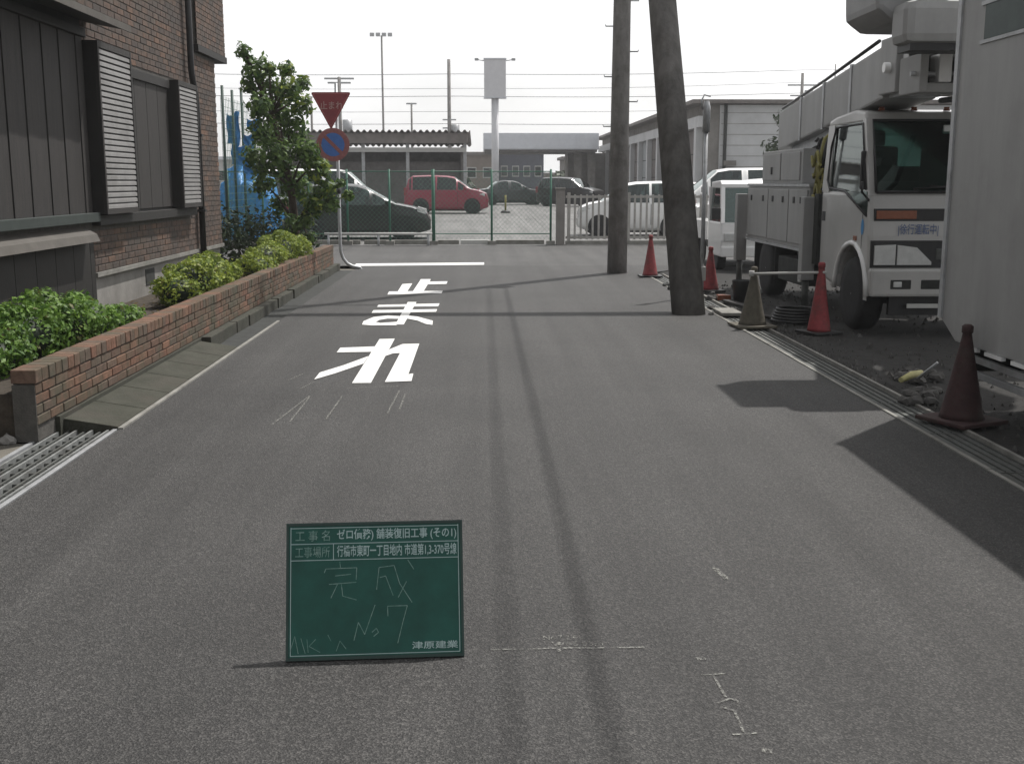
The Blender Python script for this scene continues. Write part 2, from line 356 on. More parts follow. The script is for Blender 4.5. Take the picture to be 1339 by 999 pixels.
def text_mesh(body, name, m, parent, origin, ux, uy, wid, hei, bold=0.0, lift=0.0):
    """letters as a flat mesh, fitted in wid x hei, origin = lower left corner, ux/uy unit vectors"""
    cu = bpy.data.curves.new(name, 'FONT'); cu.body = body; cu.size = 1; cu.offset = bold; cu.resolution_u = 2
    to = bpy.data.objects.new(name, cu); C.objects.link(to)
    me = bpy.data.meshes.new_from_object(to.evaluated_get(bpy.context.evaluated_depsgraph_get()))
    bpy.data.objects.remove(to)
    n = len(me.vertices)
    if n == 0: return None
    co = np.empty(n * 3); me.vertices.foreach_get('co', co); co = co.reshape(-1, 3)
    mn, mxx = co.min(0), co.max(0); sx = wid / max(1e-6, mxx[0] - mn[0]); sy = hei / max(1e-6, mxx[1] - mn[1])
    nn = Vector(ux).cross(Vector(uy)).normalized() * lift; off = wloc(parent)
    res = [Vector(origin) + Vector(ux) * float((c[0] - mn[0]) * sx) + Vector(uy) * float((c[1] - mn[1]) * sy) + nn - off for c in co]
    me.vertices.foreach_set('co', np.array(res).ravel()); me.materials.clear(); me.materials.append(MATS[m] if isinstance(m, str) else m); me.update()
    ob = bpy.data.objects.new(name, me); C.objects.link(ob); ob.parent = parent; return ob

# ------------------------------------------------------------------ ground, road, street, yard
XL, XR = -2.40, 2.83
g = MB(); g.box(-500, 500, -60, 900, -.6, -.06); struct(g.build('ground', M_ground))
rd = MB()
rd.add([(XL, -8, 0), (XR, -8, 0), (XR, 19.6, 0), (3.6, 20.6, 0), (3.6, 21.6, 0), (-2.4, 21.6, 0)], [(0, 1, 2, 3, 4, 5)])
road = struct(rd.build('road', 'road'))
st = MB(); st.add([(-45, 21.6, 0), (45, 21.6, 0), (45, 28.75, 0), (-45, 28.75, 0)], [(0, 1, 2, 3)]); street = struct(st.build('cross_street', 'street'))
lt = MB(); rows = [(28.75, 0.0), (40, .07), (50, .2), (60, .25), (140, .3)]
vs = [(x, y, z) for y, z in rows for x in (-70, 70)]
lt.add(vs, [(2 * i, 2 * i + 1, 2 * i + 3, 2 * i + 2) for i in range(len(rows) - 1)]); struct(lt.build('car_park', 'lot'))
def lotz(y): return float(np.interp(y, [r[0] for r in rows], [r[1] for r in rows]))
yd = MB(); nx, ny = 40, 60
gv = []
for j in range(ny + 1):
    for i in range(nx + 1):
        x = 3.17 + (i / nx) ** 1.6 * 26; y = -8 + j / ny * 29.55
        gv.append((x, y, (0 if i == 0 else .02 + rng.normal(0, .012)) - .03))
yd.add(gv, [(j * (nx + 1) + i, j * (nx + 1) + i + 1, (j + 1) * (nx + 1) + i + 1, (j + 1) * (nx + 1) + i) for j in range(ny) for i in range(nx)], True)
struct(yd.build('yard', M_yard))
# left ground outside the road, beside the planter and under the house front
lg = MB(); lg.box(-14, -2.84, -8, 6.80, -.3, -.004); lg.box(-14, -4.4, 6.80, 21.55, -.3, -.004); struct(lg.build('pavement', M_ground))

# painted letters and stop line
Z7 = lambda zx, zy: (340 + zx / 3.841, 320 + zy / 3.842)
def paint(name, polys, m=M_whitepaint, parent=road, zoom=True, z0=.004, label=None):
    b = MB()
    for i, pl in enumerate(polys):
        pts = [G(*(Z7(*q) if zoom else q)) for q in pl]
        b.add([(p.x, p.y, z0 + i * .0007) for p in pts], [tuple(range(len(pts)))])
    o = b.build(name, m, parent)
    if label: o['label'] = label
    return o
paint('painted_character', [[(640, 252), (648, 237), (918, 233), (912, 245)], [(765, 240), (808, 175), (858, 175), (820, 238)],
      [(836, 201), (842, 188), (942, 186), (936, 199)], [(690, 240), (715, 200), (765, 197), (738, 239)]], label='white road character 止')
paint('painted_character', [[(588, 314), (596, 303), (902, 297), (895, 311)], [(560, 345), (570, 331), (890, 326), (884, 339)],
      [(680, 403), (742, 290), (786, 290), (722, 403)],
      [(512, 404), (520, 387), (570, 366), (640, 358), (712, 362), (706, 375), (640, 374), (598, 381), (582, 391), (604, 396), (690, 390), (686, 407), (560, 408)],
      [(722, 357), (790, 364), (868, 385), (866, 406), (832, 401), (790, 384), (728, 372)]], label='white road character ま')
paint('painted_character', [[(462, 697), (600, 476), (677, 474), (557, 696)], [(385, 543), (403, 520), (590, 513), (575, 540)],
      [(272, 680), (300, 645), (420, 608), (545, 562), (520, 600), (380, 648)],
      [(618, 566), (652, 528), (716, 502), (800, 500), (745, 654), (770, 650), (761, 688), (627, 693), (703, 548), (668, 549)]], label='white road character れ')
paint('stop_line', [[(462, 348.2), (466, 345.2), (633, 343.6), (633, 346.6)]], parent=street, zoom=False).location.z = 0
# chalk setting-out marks
def chalk(lines, name, wpx=1.4, z=.003):
    b = MB()
    for i, (x0, y0, x1, y1) in enumerate(lines):
        a, c = G(x0, y0), G(x1, y1); d = (c - a).normalized(); n = Vector((-d.y, d.x, 0)) * (.0075 * wpx / 1.4)
        zz = Vector((0, 0, z + (i % 7) * .0002)); b.quad(a + n + zz, c + n + zz, c - n + zz, a - n + zz)
    return b.build(name, M_chalk, road)
zl = [(140, 683, 215, 650), (60, 905, 250, 760), (150, 890, 250, 765), (205, 725, 270, 690), (95, 862, 120, 858), (330, 880, 415, 760), (640, 850, 700, 735), (700, 830, 730, 750), (430, 722, 700, 712)]
chalk([(*Z7(a, b), *Z7(c, d)) for a, b, c, d in zl], 'chalk_line', 1.2)
chalk([(641, 850, 674, 849), (680, 849.3, 728, 848), (735, 848, 790, 847.6), (798, 847.5, 843, 847), (731, 840, 731, 853)], 'chalk_line', 1.0)
chalk([(917, 883, 949, 881), (933, 884, 949, 912), (938, 920, 955, 914), (955, 914, 964, 917), (964, 917, 966, 924), (942, 925, 960, 930), (960, 930, 972, 958), (958, 961, 990, 959)], 'chalk_line', .8)
chalk([(932, 742, 950, 758), (936, 743, 951, 757)], 'chalk_line', 1.6); chalk([(911, 862, 922, 861), (996, 981, 1010, 983)], 'chalk_line', 2.2)
for s_, px_, py_, ln in (('No.7 2.61', 711, 837, .13), ('W=6.83m', 722, 845.5, .18)):
    q0 = G(px_, py_); text_mesh(s_, 'chalk_lettering', M_chalk, road, (q0.x, q0.y, .003), (1, 0, 0), (0, 1, 0), ln, .038, .0)

# ------------------------------------------------------------------ left side gutter: grating and concrete apron
GY0, GY1 = -3.0, 7.18
gut = thing('gutter_grating', 'long steel bar grating with bright edges in the gutter before the brick planter', 'grating', (-2.62, 2, 0))
b = MB(); b.box(-2.84, -2.40, GY0, GY1, -.2, -.045); b.build('channel', M_dark, gut)
for x in (-2.825, -2.425):
    b = MB(); b.box(x - .0145, x + .0145, GY0, GY1, -.045, .004, .003); b.build('edge_frame', M_conc if False else 'road_paint_white' if False else M_galv, gut)
for i in range(7):
    x = -2.78 + i * .0515
    b = MB(); b.box(x - .007, x + .007, GY0, GY1, -.044, -.002 if i % 2 == 0 else -.012); b.build('bar', mat('grating_bar_worn', (.26, .27, .265), .55, .3, 15, metal=.2, dirt=.5) if i % 2 == 0 else M_steel, gut)
cb = MB()
for k in range(90):
    y = GY0 + .05 + k * .112; cb.box(-2.81, -2.44, y, y + .008, -.044, -.016)
stuff(cb.build('cross_bar', M_steel, gut))
ap = thing('concrete_apron', 'mossy concrete apron strip along the foot of the brick planter', 'apron', (-2.58, 9, 0))
y = GY1 + .006
while y < 10.7:
    b = MB(); e = min(y + .6, 10.8)
    b.hexa([(-2.76, y, -.1), (-2.41, y, -.1), (-2.41, e - .008, -.1), (-2.76, e - .008, -.1), (-2.76, y, .075), (-2.41, y, .018), (-2.41, e - .008, .018), (-2.76, e - .008, .075)])
    b.build('concrete_slab', M_concmoss, ap, bevel=.006); y = e
b = MB(); b.box(-2.408, -2.375, GY1, 12.9, -.1, .012); b.build('kerb_edge', M_conc, ap)
y = 10.81
while y < 20.6:
    e = min(y + .6, 20.7); b = MB(); wv = -2.665 + rng.uniform(-.012, .012)
    b.box(-2.76, wv, y, e - .01, -.1, .11 + rng.uniform(-.008, .008)); b.build('concrete_slab', M_concmoss, ap, bevel=.008); y = e
b = MB(); b.box(-2.70, -2.41, 10.82, 20.7, -.1, -.012); b.build('gutter_bed', M_dark, ap)

# ------------------------------------------------------------------ bricks
def brick_mesh(name, lx, ly, lz, m, bv=.004):
    bm = bmesh.new(); bmesh.ops.create_cube(bm, size=1)
    for q in bm.verts: q.co = Vector((q.co.x * lx, q.co.y * ly, q.co.z * lz))
    bmesh.ops.bevel(bm, geom=bm.edges[:], offset=bv, segments=1, affect='EDGES')
    me = bpy.data.meshes.new(name); bm.to_mesh(me); bm.free(); me.materials.append(MATS[m]); return me
def joined_boxes(name, boxes, m, parent):
    off = wloc(parent); vs = []; fs = []; rn = []
    for (x0, x1, y0, y1, z0, z1) in boxes:
        k = len(vs); vs += [(x - off.x, yy - off.y, z - off.z) for z in (z0, z1) for yy in (y0, y1) for x in (x0, x1)]
        fs += [(k, k + 2, k + 3, k + 1), (k + 4, k + 5, k + 7, k + 6), (k, k + 1, k + 5, k + 4), (k + 2, k + 6, k + 7, k + 3), (k, k + 4, k + 6, k + 2), (k + 1, k + 3, k + 7, k + 5)]
        rn += [random.random()] * 6
    me = bpy.data.meshes.new(name); me.from_pydata(vs, [], fs); a = me.attributes.new('rnd', 'FLOAT', 'FACE'); a.data.foreach_set('value', rn)
    me.materials.append(MATS[m]); me.update(); o = bpy.data.objects.new(name, me); C.objects.link(o); o.parent = parent; return stuff(o)
def brick_set(parent, boxes, m, limit=295, jitter=.002):
    """the nearest `limit` bricks become objects of their own, the rest one joined part"""
    boxes.sort(key=lambda q: q[2]); off = wloc(parent); cache = {}
    for q in boxes[:limit]:
        k = (round(q[1] - q[0], 3), round(q[3] - q[2], 3), round(q[5] - q[4], 3))
        if k not in cache: cache[k] = brick_mesh('brick', *k, m)
        o = bpy.data.objects.new('brick', cache[k]); C.objects.link(o); o.parent = parent
        o.location = Vector(((q[0] + q[1]) / 2 + random.uniform(-jitter, jitter), (q[2] + q[3]) / 2, (q[4] + q[5]) / 2)) - off
        o.rotation_euler = (0, random.uniform(-.01, .01), random.uniform(-.008, .008))
    if len(boxes) > limit: joined_boxes('brickwork', boxes[limit:], m, parent)

# planter wall
PY0, PY1, PX = 6.83, 20.7, -2.78
pl = thing('planter_wall', 'low weathered orange brick planter wall beside the lane', 'planter', (PX - .07, 13.8, 0))
b = MB(); b.box(PX - .14, PX - .012, PY0 + .012, PY1 - .012, .0, .44); b.build('mortar_core', M_mortar, pl)
b = MB(); b.box(PX - .16, PX + .02, PY0 + .3, PY1, -.2, .10); b.build('footing', M_concmoss, pl)
bx = []
zc = [.105 + i * .066 for i in range(4)]
for r_, z in enumerate(zc):
    y = PY0 + (0 if r_ % 2 == 0 else -.11)
    while y < PY1:
        a, e = max(y, PY0), min(y + .21, PY1)
        if e - a > .04: bx.append((PX - .1, PX, a, e, z, z + .057))
        y += .22
y = PY0
while y < PY1 - .05:      # soldier course capping the wall
    bx.append((PX - .15, PX + .006, y, min(y + .102, PY1), .369, .455)); y += .11
brick_set(pl, bx, 'brick_planter', 296, .003)
b = MB(); b.box(-4.4, PX - .15, PY0 + .02, PY1, -.2, .30); soil = struct(b.build('planter_soil', M_soil))
# end face of planter is shaded masonry
b = MB(); b.box(PX - .145, PX - .004, PY0 - .006, PY0 + .004, .0, .36); b.build('end_face', M_mortar, pl)

# pale stones by the planter end
def stone(px, py, s, label, grp, m=M_stone, z=0.0, name='stone'):
    bm = bmesh.new(); bmesh.ops.create_icosphere(bm, subdivisions=2, radius=1)
    sx, sy, sz = s * random.uniform(.8, 1.3), s * random.uniform(.8, 1.2), s * random.uniform(.55, .85)
    for q in bm.verts:
        k = 1 + .22 * math.sin(q.co.x * 4 + px) * math.cos(q.co.y * 5 + py) + random.uniform(-.08, .08)
        q.co = Vector((q.co.x * sx * k, q.co.y * sy * k, max(-.5, q.co.z * k) * sz))
    p = G(px, py, z); me = bpy.data.meshes.new(name); bm.to_mesh(me); bm.free(); me.materials.append(m)
    o = bpy.data.objects.new(name, me); C.objects.link(o); o.location = (p.x, p.y, z + .45 * sz); o.rotation_euler = (0, 0, random.uniform(0, 6))
    return tag(o, label, 'stone', grp)
for q in ((3, 470, .10), (12, 500, .08), (20, 452, .10), (4, 540, .08), (6, 445, .10), (26, 490, .07), (-8, 520, .12), (10, 580, .05)):
    stone(*q, 'pale garden stone lying by the open end of the brick planter', 'pale stones by the planter end', M_found)

# ------------------------------------------------------------------ the brick house
HX = -3.9
hs = thing('brick_house', 'brown brick house with dark wooden shutters and louvred shutter boxes', 'house', (-6.5, 11.5, 0))
b = MB(); b.box(-11, HX, 5.0, 16.75, .66, 6.2); b.build('wall', M_mortar, hs)
b = MB(); b.box(-11, HX - .02, 5.0, 16.7, -.2, .66)
fo = b.build('foundation', M_found, hs)
b = MB(); p0 = AX(197, 357, HX); b.box(HX - .02, HX - .012, p0.y - .14, p0.y + .2, .42, .60); b.build('vent', M_dark, fo)
b = MB(); b.box(HX - .02, HX + .03, 11.25, 16.77, .655, .70); b.build('drip_course', M_conc, hs)
# overhanging upper part at the far corner
b = MB(); b.box(-11, HX + .05, 15.6, 17.25, 3.42, 6.2); ov = b.build('upper_bay', M_mortar, hs)
b = MB(); b.box(-11.0, HX + .075, 15.58, 17.28, 3.33, 3.42); b.build('bay_soffit', M_wood_dk, ov)
W1 = (AX(132, 170, HX + .15).y, AX(175, 170, HX + .15).y); W2 = (AX(236, 195, HX + .15).y, AX(260, 195, HX + .15).y); OB = .16; WA, WB, WC, WD = W1[0], W1[1], W2[0], W2[1]     # shutter boxes
holes = [(4, WA, .0, 3.2), (WA - .02, (WD + .03), 1.16, 2.84), (15.6, 17, 3.33, 7)]
bx = []
nrow = int((6.1 - .705) / .07)
for r_ in range(nrow):
    z = .705 + r_ * .07; y = 6.5 + (0 if r_ % 2 == 0 else .11)
    while y < 16.75:
        a, e = y, min(y + .21, 16.75); y += .22
        segs = [(a, e)]
        for (h0, h1, k0, k1) in holes:
            if z + .06 > k0 and z < k1:
                segs = [s2 for (u, v) in segs for s2 in ((u, min(v, h0)), (max(u, h1), v)) if s2[1] - s2[0] > .03]
        for u, v in segs: bx.append((HX - .02, HX + .009, u, v, z, z + .06))
for r_ in range(int((6.1 - 3.43) / .07)):
    z = 3.43 + r_ * .07; y = 15.6 + (0 if r_ % 2 == 0 else -.11)
    while y < 17.25:
        a, e = max(y, 15.6), min(y + .21, 17.25); y += .22
        if e - a > .03: bx.append((HX + .03, HX + .059, a, e, z, z + .06))
# bricks that show largest: within the camera's view
def seen(q):
    yy = (q[2] + q[3]) / 2; zz = (q[4] + q[5]) / 2
    return yy > 8.7 and (zz - H) / yy * F < 250
vis = [q for q in bx if seen(q)]; hid = [q for q in bx if not seen(q)]
vis.sort(key=lambda q: q[2]); brick_set(hs, vis[:296], 'brick_house', 300, .002)
joined_boxes('brickwork', vis[296:] + hid, 'brick_house', hs)
# wooden panelled front left of the shutter box
b = MB(); b.box(HX, HX + .012, 5.2, WA - .02, 1.2, 3.14); b.build('panel_backing', M_wood_dk, hs)
y = 6.6; k = 0
while y < (WA - .05):
    wd = .20 if k % 4 else .24; e = min(y + wd, (WA - .03))
    b = MB(); b.box(HX + .012, HX + (.034 if k % 2 else .026), y, e - .012, 1.30, 2.97); b.build('board', M_wood, hs, bevel=.003); y = e; k += 1
b = MB(); b.box(HX, HX + .07, 5.2, WA - .02, 2.97, 3.05, .006); b.build('head_rail', M_wood_dk, hs)
b = MB(); b.box(HX, HX + .10, 5.2, WA - .02, 1.21, 1.30, .006); b.build('sill', mat('sill_dark_green', (.03, .04, .036), .6), hs)
b = MB(); b.hexa([(HX, 5.2, 1.03), (HX + .16, 5.2, 1.03), (HX + .16, (WA - .25), 1.03), (HX, (WA - .25), 1.03), (HX, 5.2, 1.17), (HX + .13, 5.2, 1.10), (HX + .13, (WA - .25), 1.10), (HX, (WA - .25), 1.17)]); b.build('ledge', M_beige, hs)
y = 6.6
while y < (WA - .05):
    e = min(y + .45, (WA - .03)); b = MB(); b.box(HX + .0, HX + .02, y, e - .01, .30, 1.02); b.build('skirting_board', M_wood_dk, hs); y = e
# hood above the first window
hd = MB(); hd.hexa([(HX, 5.2, 3.14), (HX + .42, 5.2, 3.06), (HX + .42, WA + .2, 3.06), (HX, WA + .2, 3.14), (HX, 5.2, 3.22), (HX + .42, 5.2, 3.105), (HX + .42, WA + .2, 3.105), (HX, WA + .2, 3.22)])
hood = hd.build('window_hood', M_wood_dk, hs); b = MB(); b.box(HX + .42, HX + .435, 5.2, (WA + .22), 3.045, 3.11); b.build('hood_edge', M_beige, hood)
# second window: boards between the boxes
b = MB(); b.box(HX, HX + .014, (WB + .01), (WC - .01), 1.22, 2.84); b.build('panel_backing', M_wood_dk, hs)
for i in range(4):
    bw_ = (WC - WB - .08) / 4; y = WB + .04 + i * bw_; b = MB(); b.box(HX + .014, HX + .034, y, y + bw_ - .01, 1.3, 2.72); b.build('board', M_wood, hs, bevel=.003)
b = MB(); b.box(HX, HX + .06, (WB + .01), (WC - .01), 2.72, 2.82, .005); b.build('head_rail', M_wood_dk, hs)
b = MB(); b.box(HX, HX + .09, WA, WD, 1.17, 1.27, .005); b.build('sill', M_wood_dk, hs)
for (y0, y1), zt, n in ((W1, 2.95, 27), (W2, 2.83, 27)):
    bxo = MB(); bxo.box(HX, HX + OB - .03, y0, y1, 1.28, zt); sb = bxo.build('shutter_box', M_wood_dk, hs)
    for yy in (y0, y1 - .04):
        q = MB(); q.box(HX + OB - .03, HX + OB + .006, yy, yy + .04, 1.28, zt); q.build('stile', M_wood_dk if yy > y0 else M_wood, sb)
    q = MB(); q.box(HX + OB - .03, HX + OB + .004, y0 + .04, y1 - .04, zt - .06, zt); q.build('rail', M_wood, sb)
    q = MB(); q.box(HX + OB - .03, HX + OB + .004, y0 + .04, y1 - .04, 1.28, 1.33); q.build('rail', M_wood, sb)
    pit = (zt - .06 - 1.33) / n
    for i in range(n):
        z = 1.33 + i * pit + .004
        q = MB(); q.hexa([(HX + OB - .028, y0 + .042, z + pit * .42), (HX + OB, y0 + .042, z), (HX + OB, y1 - .042, z), (HX + OB - .028, y1 - .042, z + pit * .42),
                          (HX + OB - .028, y0 + .042, z + pit * .92), (HX + OB, y0 + .042, z + pit * .6), (HX + OB, y1 - .042, z + pit * .6), (HX + OB - .028, y1 - .042, z + pit * .92)])
        q.build('slat', M_louver, sb)
# downpipe
b = MB(); b.tube([(HX + .08, 15.13, 6.2), (HX + .08, 15.13, 3.05), (HX + .08, 15.18, 2.92), (HX + .07, 15.32, 2.75), (HX + .07, 15.36, 2.6), (HX + .07, 15.36, .35)], .042, 10)
b.build('downpipe', M_black, hs)
for z in (5.2, 4.1, 2.2, 1.2): b = MB(); y_ = 15.08 if z > 3 else 15.31; b.box(HX, HX + .13, y_, y_ + .1, z, z + .03); b.build('pipe_bracket', M_black, hs)
b = MB(); b.box(-11.3, HX + .5, 4.7, 17.7, 6.2, 6.3); b.box(-11, HX + .3, 5, 17.4, 6.3, 6.9); b.build('roof', M_shed, hs)

# ------------------------------------------------------------------ vegetation
def leaf_mesh(name, cent, normals, size, m, parent, aspect=.5):
    n = len(cent); a = rng.normal(size=(n, 3)); nn = normals / np.linalg.norm(normals, axis=1, keepdims=True)
    u = a - nn * np.sum(a * nn, 1, keepdims=True); u /= np.linalg.norm(u, axis=1, keepdims=True); v = np.cross(nn, u)
    s = (size * rng.uniform(.45, 1.6, n))[:, None]; off = np.array(wloc(parent)) if parent is not None else np.zeros(3)
    c = cent - off
    P = np.stack([c - u * s, c + v * s * aspect + nn * s * .12, c + u * s, c - v * s * aspect + nn * s * .12], 1).reshape(-1, 3)
    me = bpy.data.meshes.new(name); me.vertices.add(4 * n); me.loops.add(4 * n); me.polygons.add(n)
    me.vertices.foreach_set('co', P.ravel()); me.loops.foreach_set('vertex_index', np.arange(4 * n, dtype=np.int32))
    me.polygons.foreach_set('loop_start', np.arange(0, 4 * n, 4, dtype=np.int32))
    at = me.attributes.new('rnd', 'FLOAT', 'FACE'); at.data.foreach_set('value', rng.random(n).astype(np.float32))
    me.update(calc_edges=True); me.materials.append(MATS[m]); o = bpy.data.objects.new(name, me); C.objects.link(o); o.parent = parent; return o
def blob_points(blobs, dens, shell=.55):
    cs = []; ns = []
    for (x, y, z, rx, ry, rz) in blobs:
        k = int(dens * (rx * ry * rz) ** (2 / 3)); d = rng.normal(size=(k, 3)); d /= np.linalg.norm(d, axis=1, keepdims=True)
        wob = 1 + .18 * np.sin(d[:, 0] * 5 + x * 7) * np.cos(d[:, 2] * 6 + y * 5)
        r = (shell + (1 - shell) * rng.random(k) ** .6) * wob
        cs.append(np.array([x, y, z]) + d * r[:, None] * np.array([rx, ry, rz])); ns.append(d + rng.normal(0, .55, (k, 3)) + np.array([0, 0, .35]))
    return np.concatenate(cs), np.concatenate(ns)
def twigs(root, tips, r0, m=M_bark, name='stem', parent=None, wig=.08):
    b = MB()
    for t in tips:
        a = Vector(root) + Vector((random.uniform(-.05, .05), random.uniform(-.05, .05), 0)); t = Vector(t); pts = [a.lerp(t, k / 4) + Vector((random.uniform(-wig, wig), random.uniform(-wig, wig), 0)) * (1 if 0 < k < 4 else 0) for k in range(5)]
        b.tube(pts, [r0 * (1 - .18 * k) for k in range(5)], 6)
    return b.build(name, m, parent)
def azalea(label, base, blobs, leaf, size=.02, dens=15000):
    t = thing('azalea_bush', label, 'bush', base, 'clipped azalea bushes in the planter')
    twigs(base, [(q[0], q[1], q[2]) for q in blobs] + [(q[0] + random.uniform(-.5, .5) * q[3], q[1] + random.uniform(-.5, .5) * q[4], q[2]) for q in blobs for _ in range(4)], .014, parent=t)
    lumps = list(blobs)
    for (x, y, z, rx, ry, rz) in blobs:
        for _ in range(9):
            d = rng.normal(size=3); d[2] = abs(d[2]) * .8; d /= np.linalg.norm(d); k = rng.uniform(.26, .4)
            lumps.append((x + d[0] * rx * .8, y + d[1] * ry * .8, z + d[2] * rz * .82, rx * k, ry * k, rx * k * .85))
    c, n = blob_points(lumps, dens, .62); c[:, 2] = np.maximum(c[:, 2], .31)
    leaf_mesh('foliage', c, n, size, leaf, t); sel = rng.random(len(c)) < .025; leaf_mesh('dry_leaves', c[sel], n[sel], size, 'leaf_dry', t)
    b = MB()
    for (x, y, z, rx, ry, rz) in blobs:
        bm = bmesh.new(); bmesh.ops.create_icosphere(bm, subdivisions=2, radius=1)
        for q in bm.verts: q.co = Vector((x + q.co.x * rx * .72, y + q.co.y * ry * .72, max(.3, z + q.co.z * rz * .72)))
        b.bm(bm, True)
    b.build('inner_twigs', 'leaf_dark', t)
PXm = -3.32
def ab(px, py, rx, ry, rz, X=PXm): p = AX(px, py, X); return (p.x, p.y, p.z, rx, ry, rz)
B1 = [(-3.34, 8.0, .50, .33, .36, .24), (-3.28, 8.5, .53, .34, .42, .24), (-3.26, 9.05, .48, .30, .36, .20), (-3.2, 9.6, .42, .25, .32, .14), (-3.36, 7.55, .42, .26, .28, .17)]
azalea('dense mid-green azalea bush in the planter before the dark wooden shutters', (-3.3, 8.4, .3), B1, 'leaf_azalea')
B2 = [(-3.22, 11.75, .46, .26, .30, .18), (-3.22, 12.3, .53, .32, .42, .24), (-3.22, 12.95, .54, .32, .42, .24), (-3.22, 13.55, .48, .28, .34, .2)]
azalea('yellow-green azalea bush in the planter below the second shutter box', (-3.3, 12.2, .3), B2, 'leaf_yellow')
B3 = [(-3.1, 15.2, .46, .26, .4, .18), (-3.1, 16.0, .52, .3, .5, .24), (-3.1, 16.9, .58, .32, .5, .28), (-3.05, 17.8, .56, .3, .45, .26)]
azalea('bright yellow-green azalea bush in the planter beside the slender tree', (-3.2, 16.6, .3), B3, 'leaf_yellow')
lx = rng.uniform(-3.85, -2.98, 700); ly = rng.uniform(6.95, 19.5, 700)
ll = leaf_mesh('leaf_litter', np.stack([lx, ly, np.full(700, .306) + rng.uniform(0, .01, 700)], 1), np.array([0, 0, 1.0]) + rng.normal(0, .25, (700, 3)), .02, 'leaf_dry', None); stuff(ll); tag(ll, 'dry fallen leaves littering the planter soil', 'leaf litter')
# dark shrub at the planter's far end
t = thing('dark_shrub', 'dark leafy shrub behind the azaleas past the house corner', 'shrub', (-3.9, 18.6, .3))
DB = [(-4.15, 17.6, .75, .4, .5, .55), (-4.0, 18.5, .75, .5, .6, .5), (-3.75, 19.4, .7, .45, .6, .45), (-3.3, 20.1, .62, .4, .4, .38)]
twigs((-3.9, 18.6, .3), [q[:3] for q in DB], .02, parent=t); c, n = blob_points(DB, 2600, .3); c[:, 2] = np.maximum(c[:, 2], .31); leaf_mesh('foliage', c, n, .04, 'leaf_dark', t)
# the slender tree
TY = 19.0
tr = thing('garden_tree', 'slender leafy tree with open crown beside the road signs', 'tree', (-3.2, TY, .3))
def tb(px, py, r, dy=0.0, rz=None):
    p = AY(px, py, TY + dy); r = r * .8; rr = r * TY / F; return (p.x, p.y, p.z, rr, rr * 1.1, (rz or r) * TY / F)
TB = [tb(318, 68, 15), tb(336, 92, 24), tb(325, 112, 17), tb(352, 90, 12), tb(375, 92, 14, .2), tb(352, 118, 26, .2), tb(340, 140, 24, -.3), tb(378, 118, 20, -.3), tb(396, 110, 13),
      tb(365, 150, 28, .3), tb(395, 138, 20, .2), tb(345, 172, 26, -.2), tb(385, 172, 28, .3), tb(330, 205, 20, .5), tb(360, 205, 32, -.4), tb(400, 200, 26, -.3), tb(345, 240, 24, .3),
      tb(385, 240, 28, .2), tb(415, 222, 22, -.3), tb(425, 250, 20, -.2), tb(455, 256, 10, -.2), tb(410, 268, 20, -.3), tb(365, 268, 20, .3), tb(400, 290, 13, -.2), tb(340, 222, 14, -.4), tb(432, 268, 14, -.3), tb(385, 292, 16, -.2), tb(405, 312, 13, -.2), tb(372, 305, 14, .2), tb(445, 240, 9, -.3)]
trk = [(-3.2, TY, .25), (-3.18, TY, .9), (-3.24, TY + .03, 1.5), (-3.34, TY, 2.1), (-3.5, TY - .02, 2.7), (-3.75, TY, 3.3), (-3.95, TY, 3.75)]
b = MB(); b.tube(trk, [.085, .07, .062, .052, .042, .028, .012], 10); tk = b.build('trunk', M_bark, tr)
b = MB()
for q in TB:
    s0 = Vector(min(trk[1:], key=lambda v: abs(v[2] - (q[2] - .45)))); e = Vector(q[:3]); m_ = s0.lerp(e, .55) + Vector((0, 0, .08))
    b.tube([s0, m_, e, e + (e - m_) * .5], [.024, .016, .009, .004], 6)
b.build('branch', M_bark, tr)
c, n = blob_points(TB, 4300, .2); leaf_mesh('crown', c, n, .05, 'leaf_tree', tr, .48)
c, n = blob_points([TB[i] for i in (3, 4, 7, 8, 10, 18, 19, 20, 21, 23)], 900, .6); leaf_mesh('young_leaves', c, n, .055, 'leaf_yellow', tr, .48)

# ------------------------------------------------------------------ road signs on bent pipe
sg = thing('road_sign_post', 'bent galvanised pipe carrying a red stop triangle and a round no-parking sign', 'road sign', (-2.4, 20.85, 0))
SY = 20.85; xp = AY(443, 250, SY).x
b = MB(); pts = [(xp, SY, 3.36), (xp, SY, .42), (xp + .01, SY, .30), (xp + .05, SY, .19), (xp + .12, SY, .10), (xp + .22, SY, .045), (xp + .36, SY - .02, .02), (xp + .40, SY - .02, -.05)]
b.tube(pts, .031, 12); b.build('pole', M_galv, sg)
b = MB(); b.tube([(xp, SY, 1.38), (xp, SY, 1.5)], .038, 12); b.build('clamp', M_black, sg)
a0, a1, a2 = AY(406, 121, SY - .05), AY(459, 121, SY - .05), AY(433, 170, SY - .05)
def rounded(pts, r, n=4):
    o = []
    for i, p in enumerate(pts):
        p = Vector(p); a = Vector(pts[i - 1]); c = Vector(pts[(i + 1) % len(pts)]); u = p + (a - p).normalized() * r; v = p + (c - p).normalized() * r
        for k in range(n + 1):
            t = k / n; o.append(u * (1 - t) ** 2 + p * 2 * t * (1 - t) + v * t * t)
    return o
tri = rounded([(a0.x, a0.z), (a1.x, a1.z), (a2.x, a2.z)], .05)
b = MB(); b.prism([tuple(q) for q in tri], 'y', SY - .06, SY - .045); tp = b.build('stop_plate', M_signred, sg)
cen = Vector(((a0.x + a1.x) / 2, a0.z - .22))
trib = [tuple(cen + (Vector(q) - cen) * .9) for q in tri]; tric = [tuple(cen + (Vector(q) - cen) * .86) for q in tri]
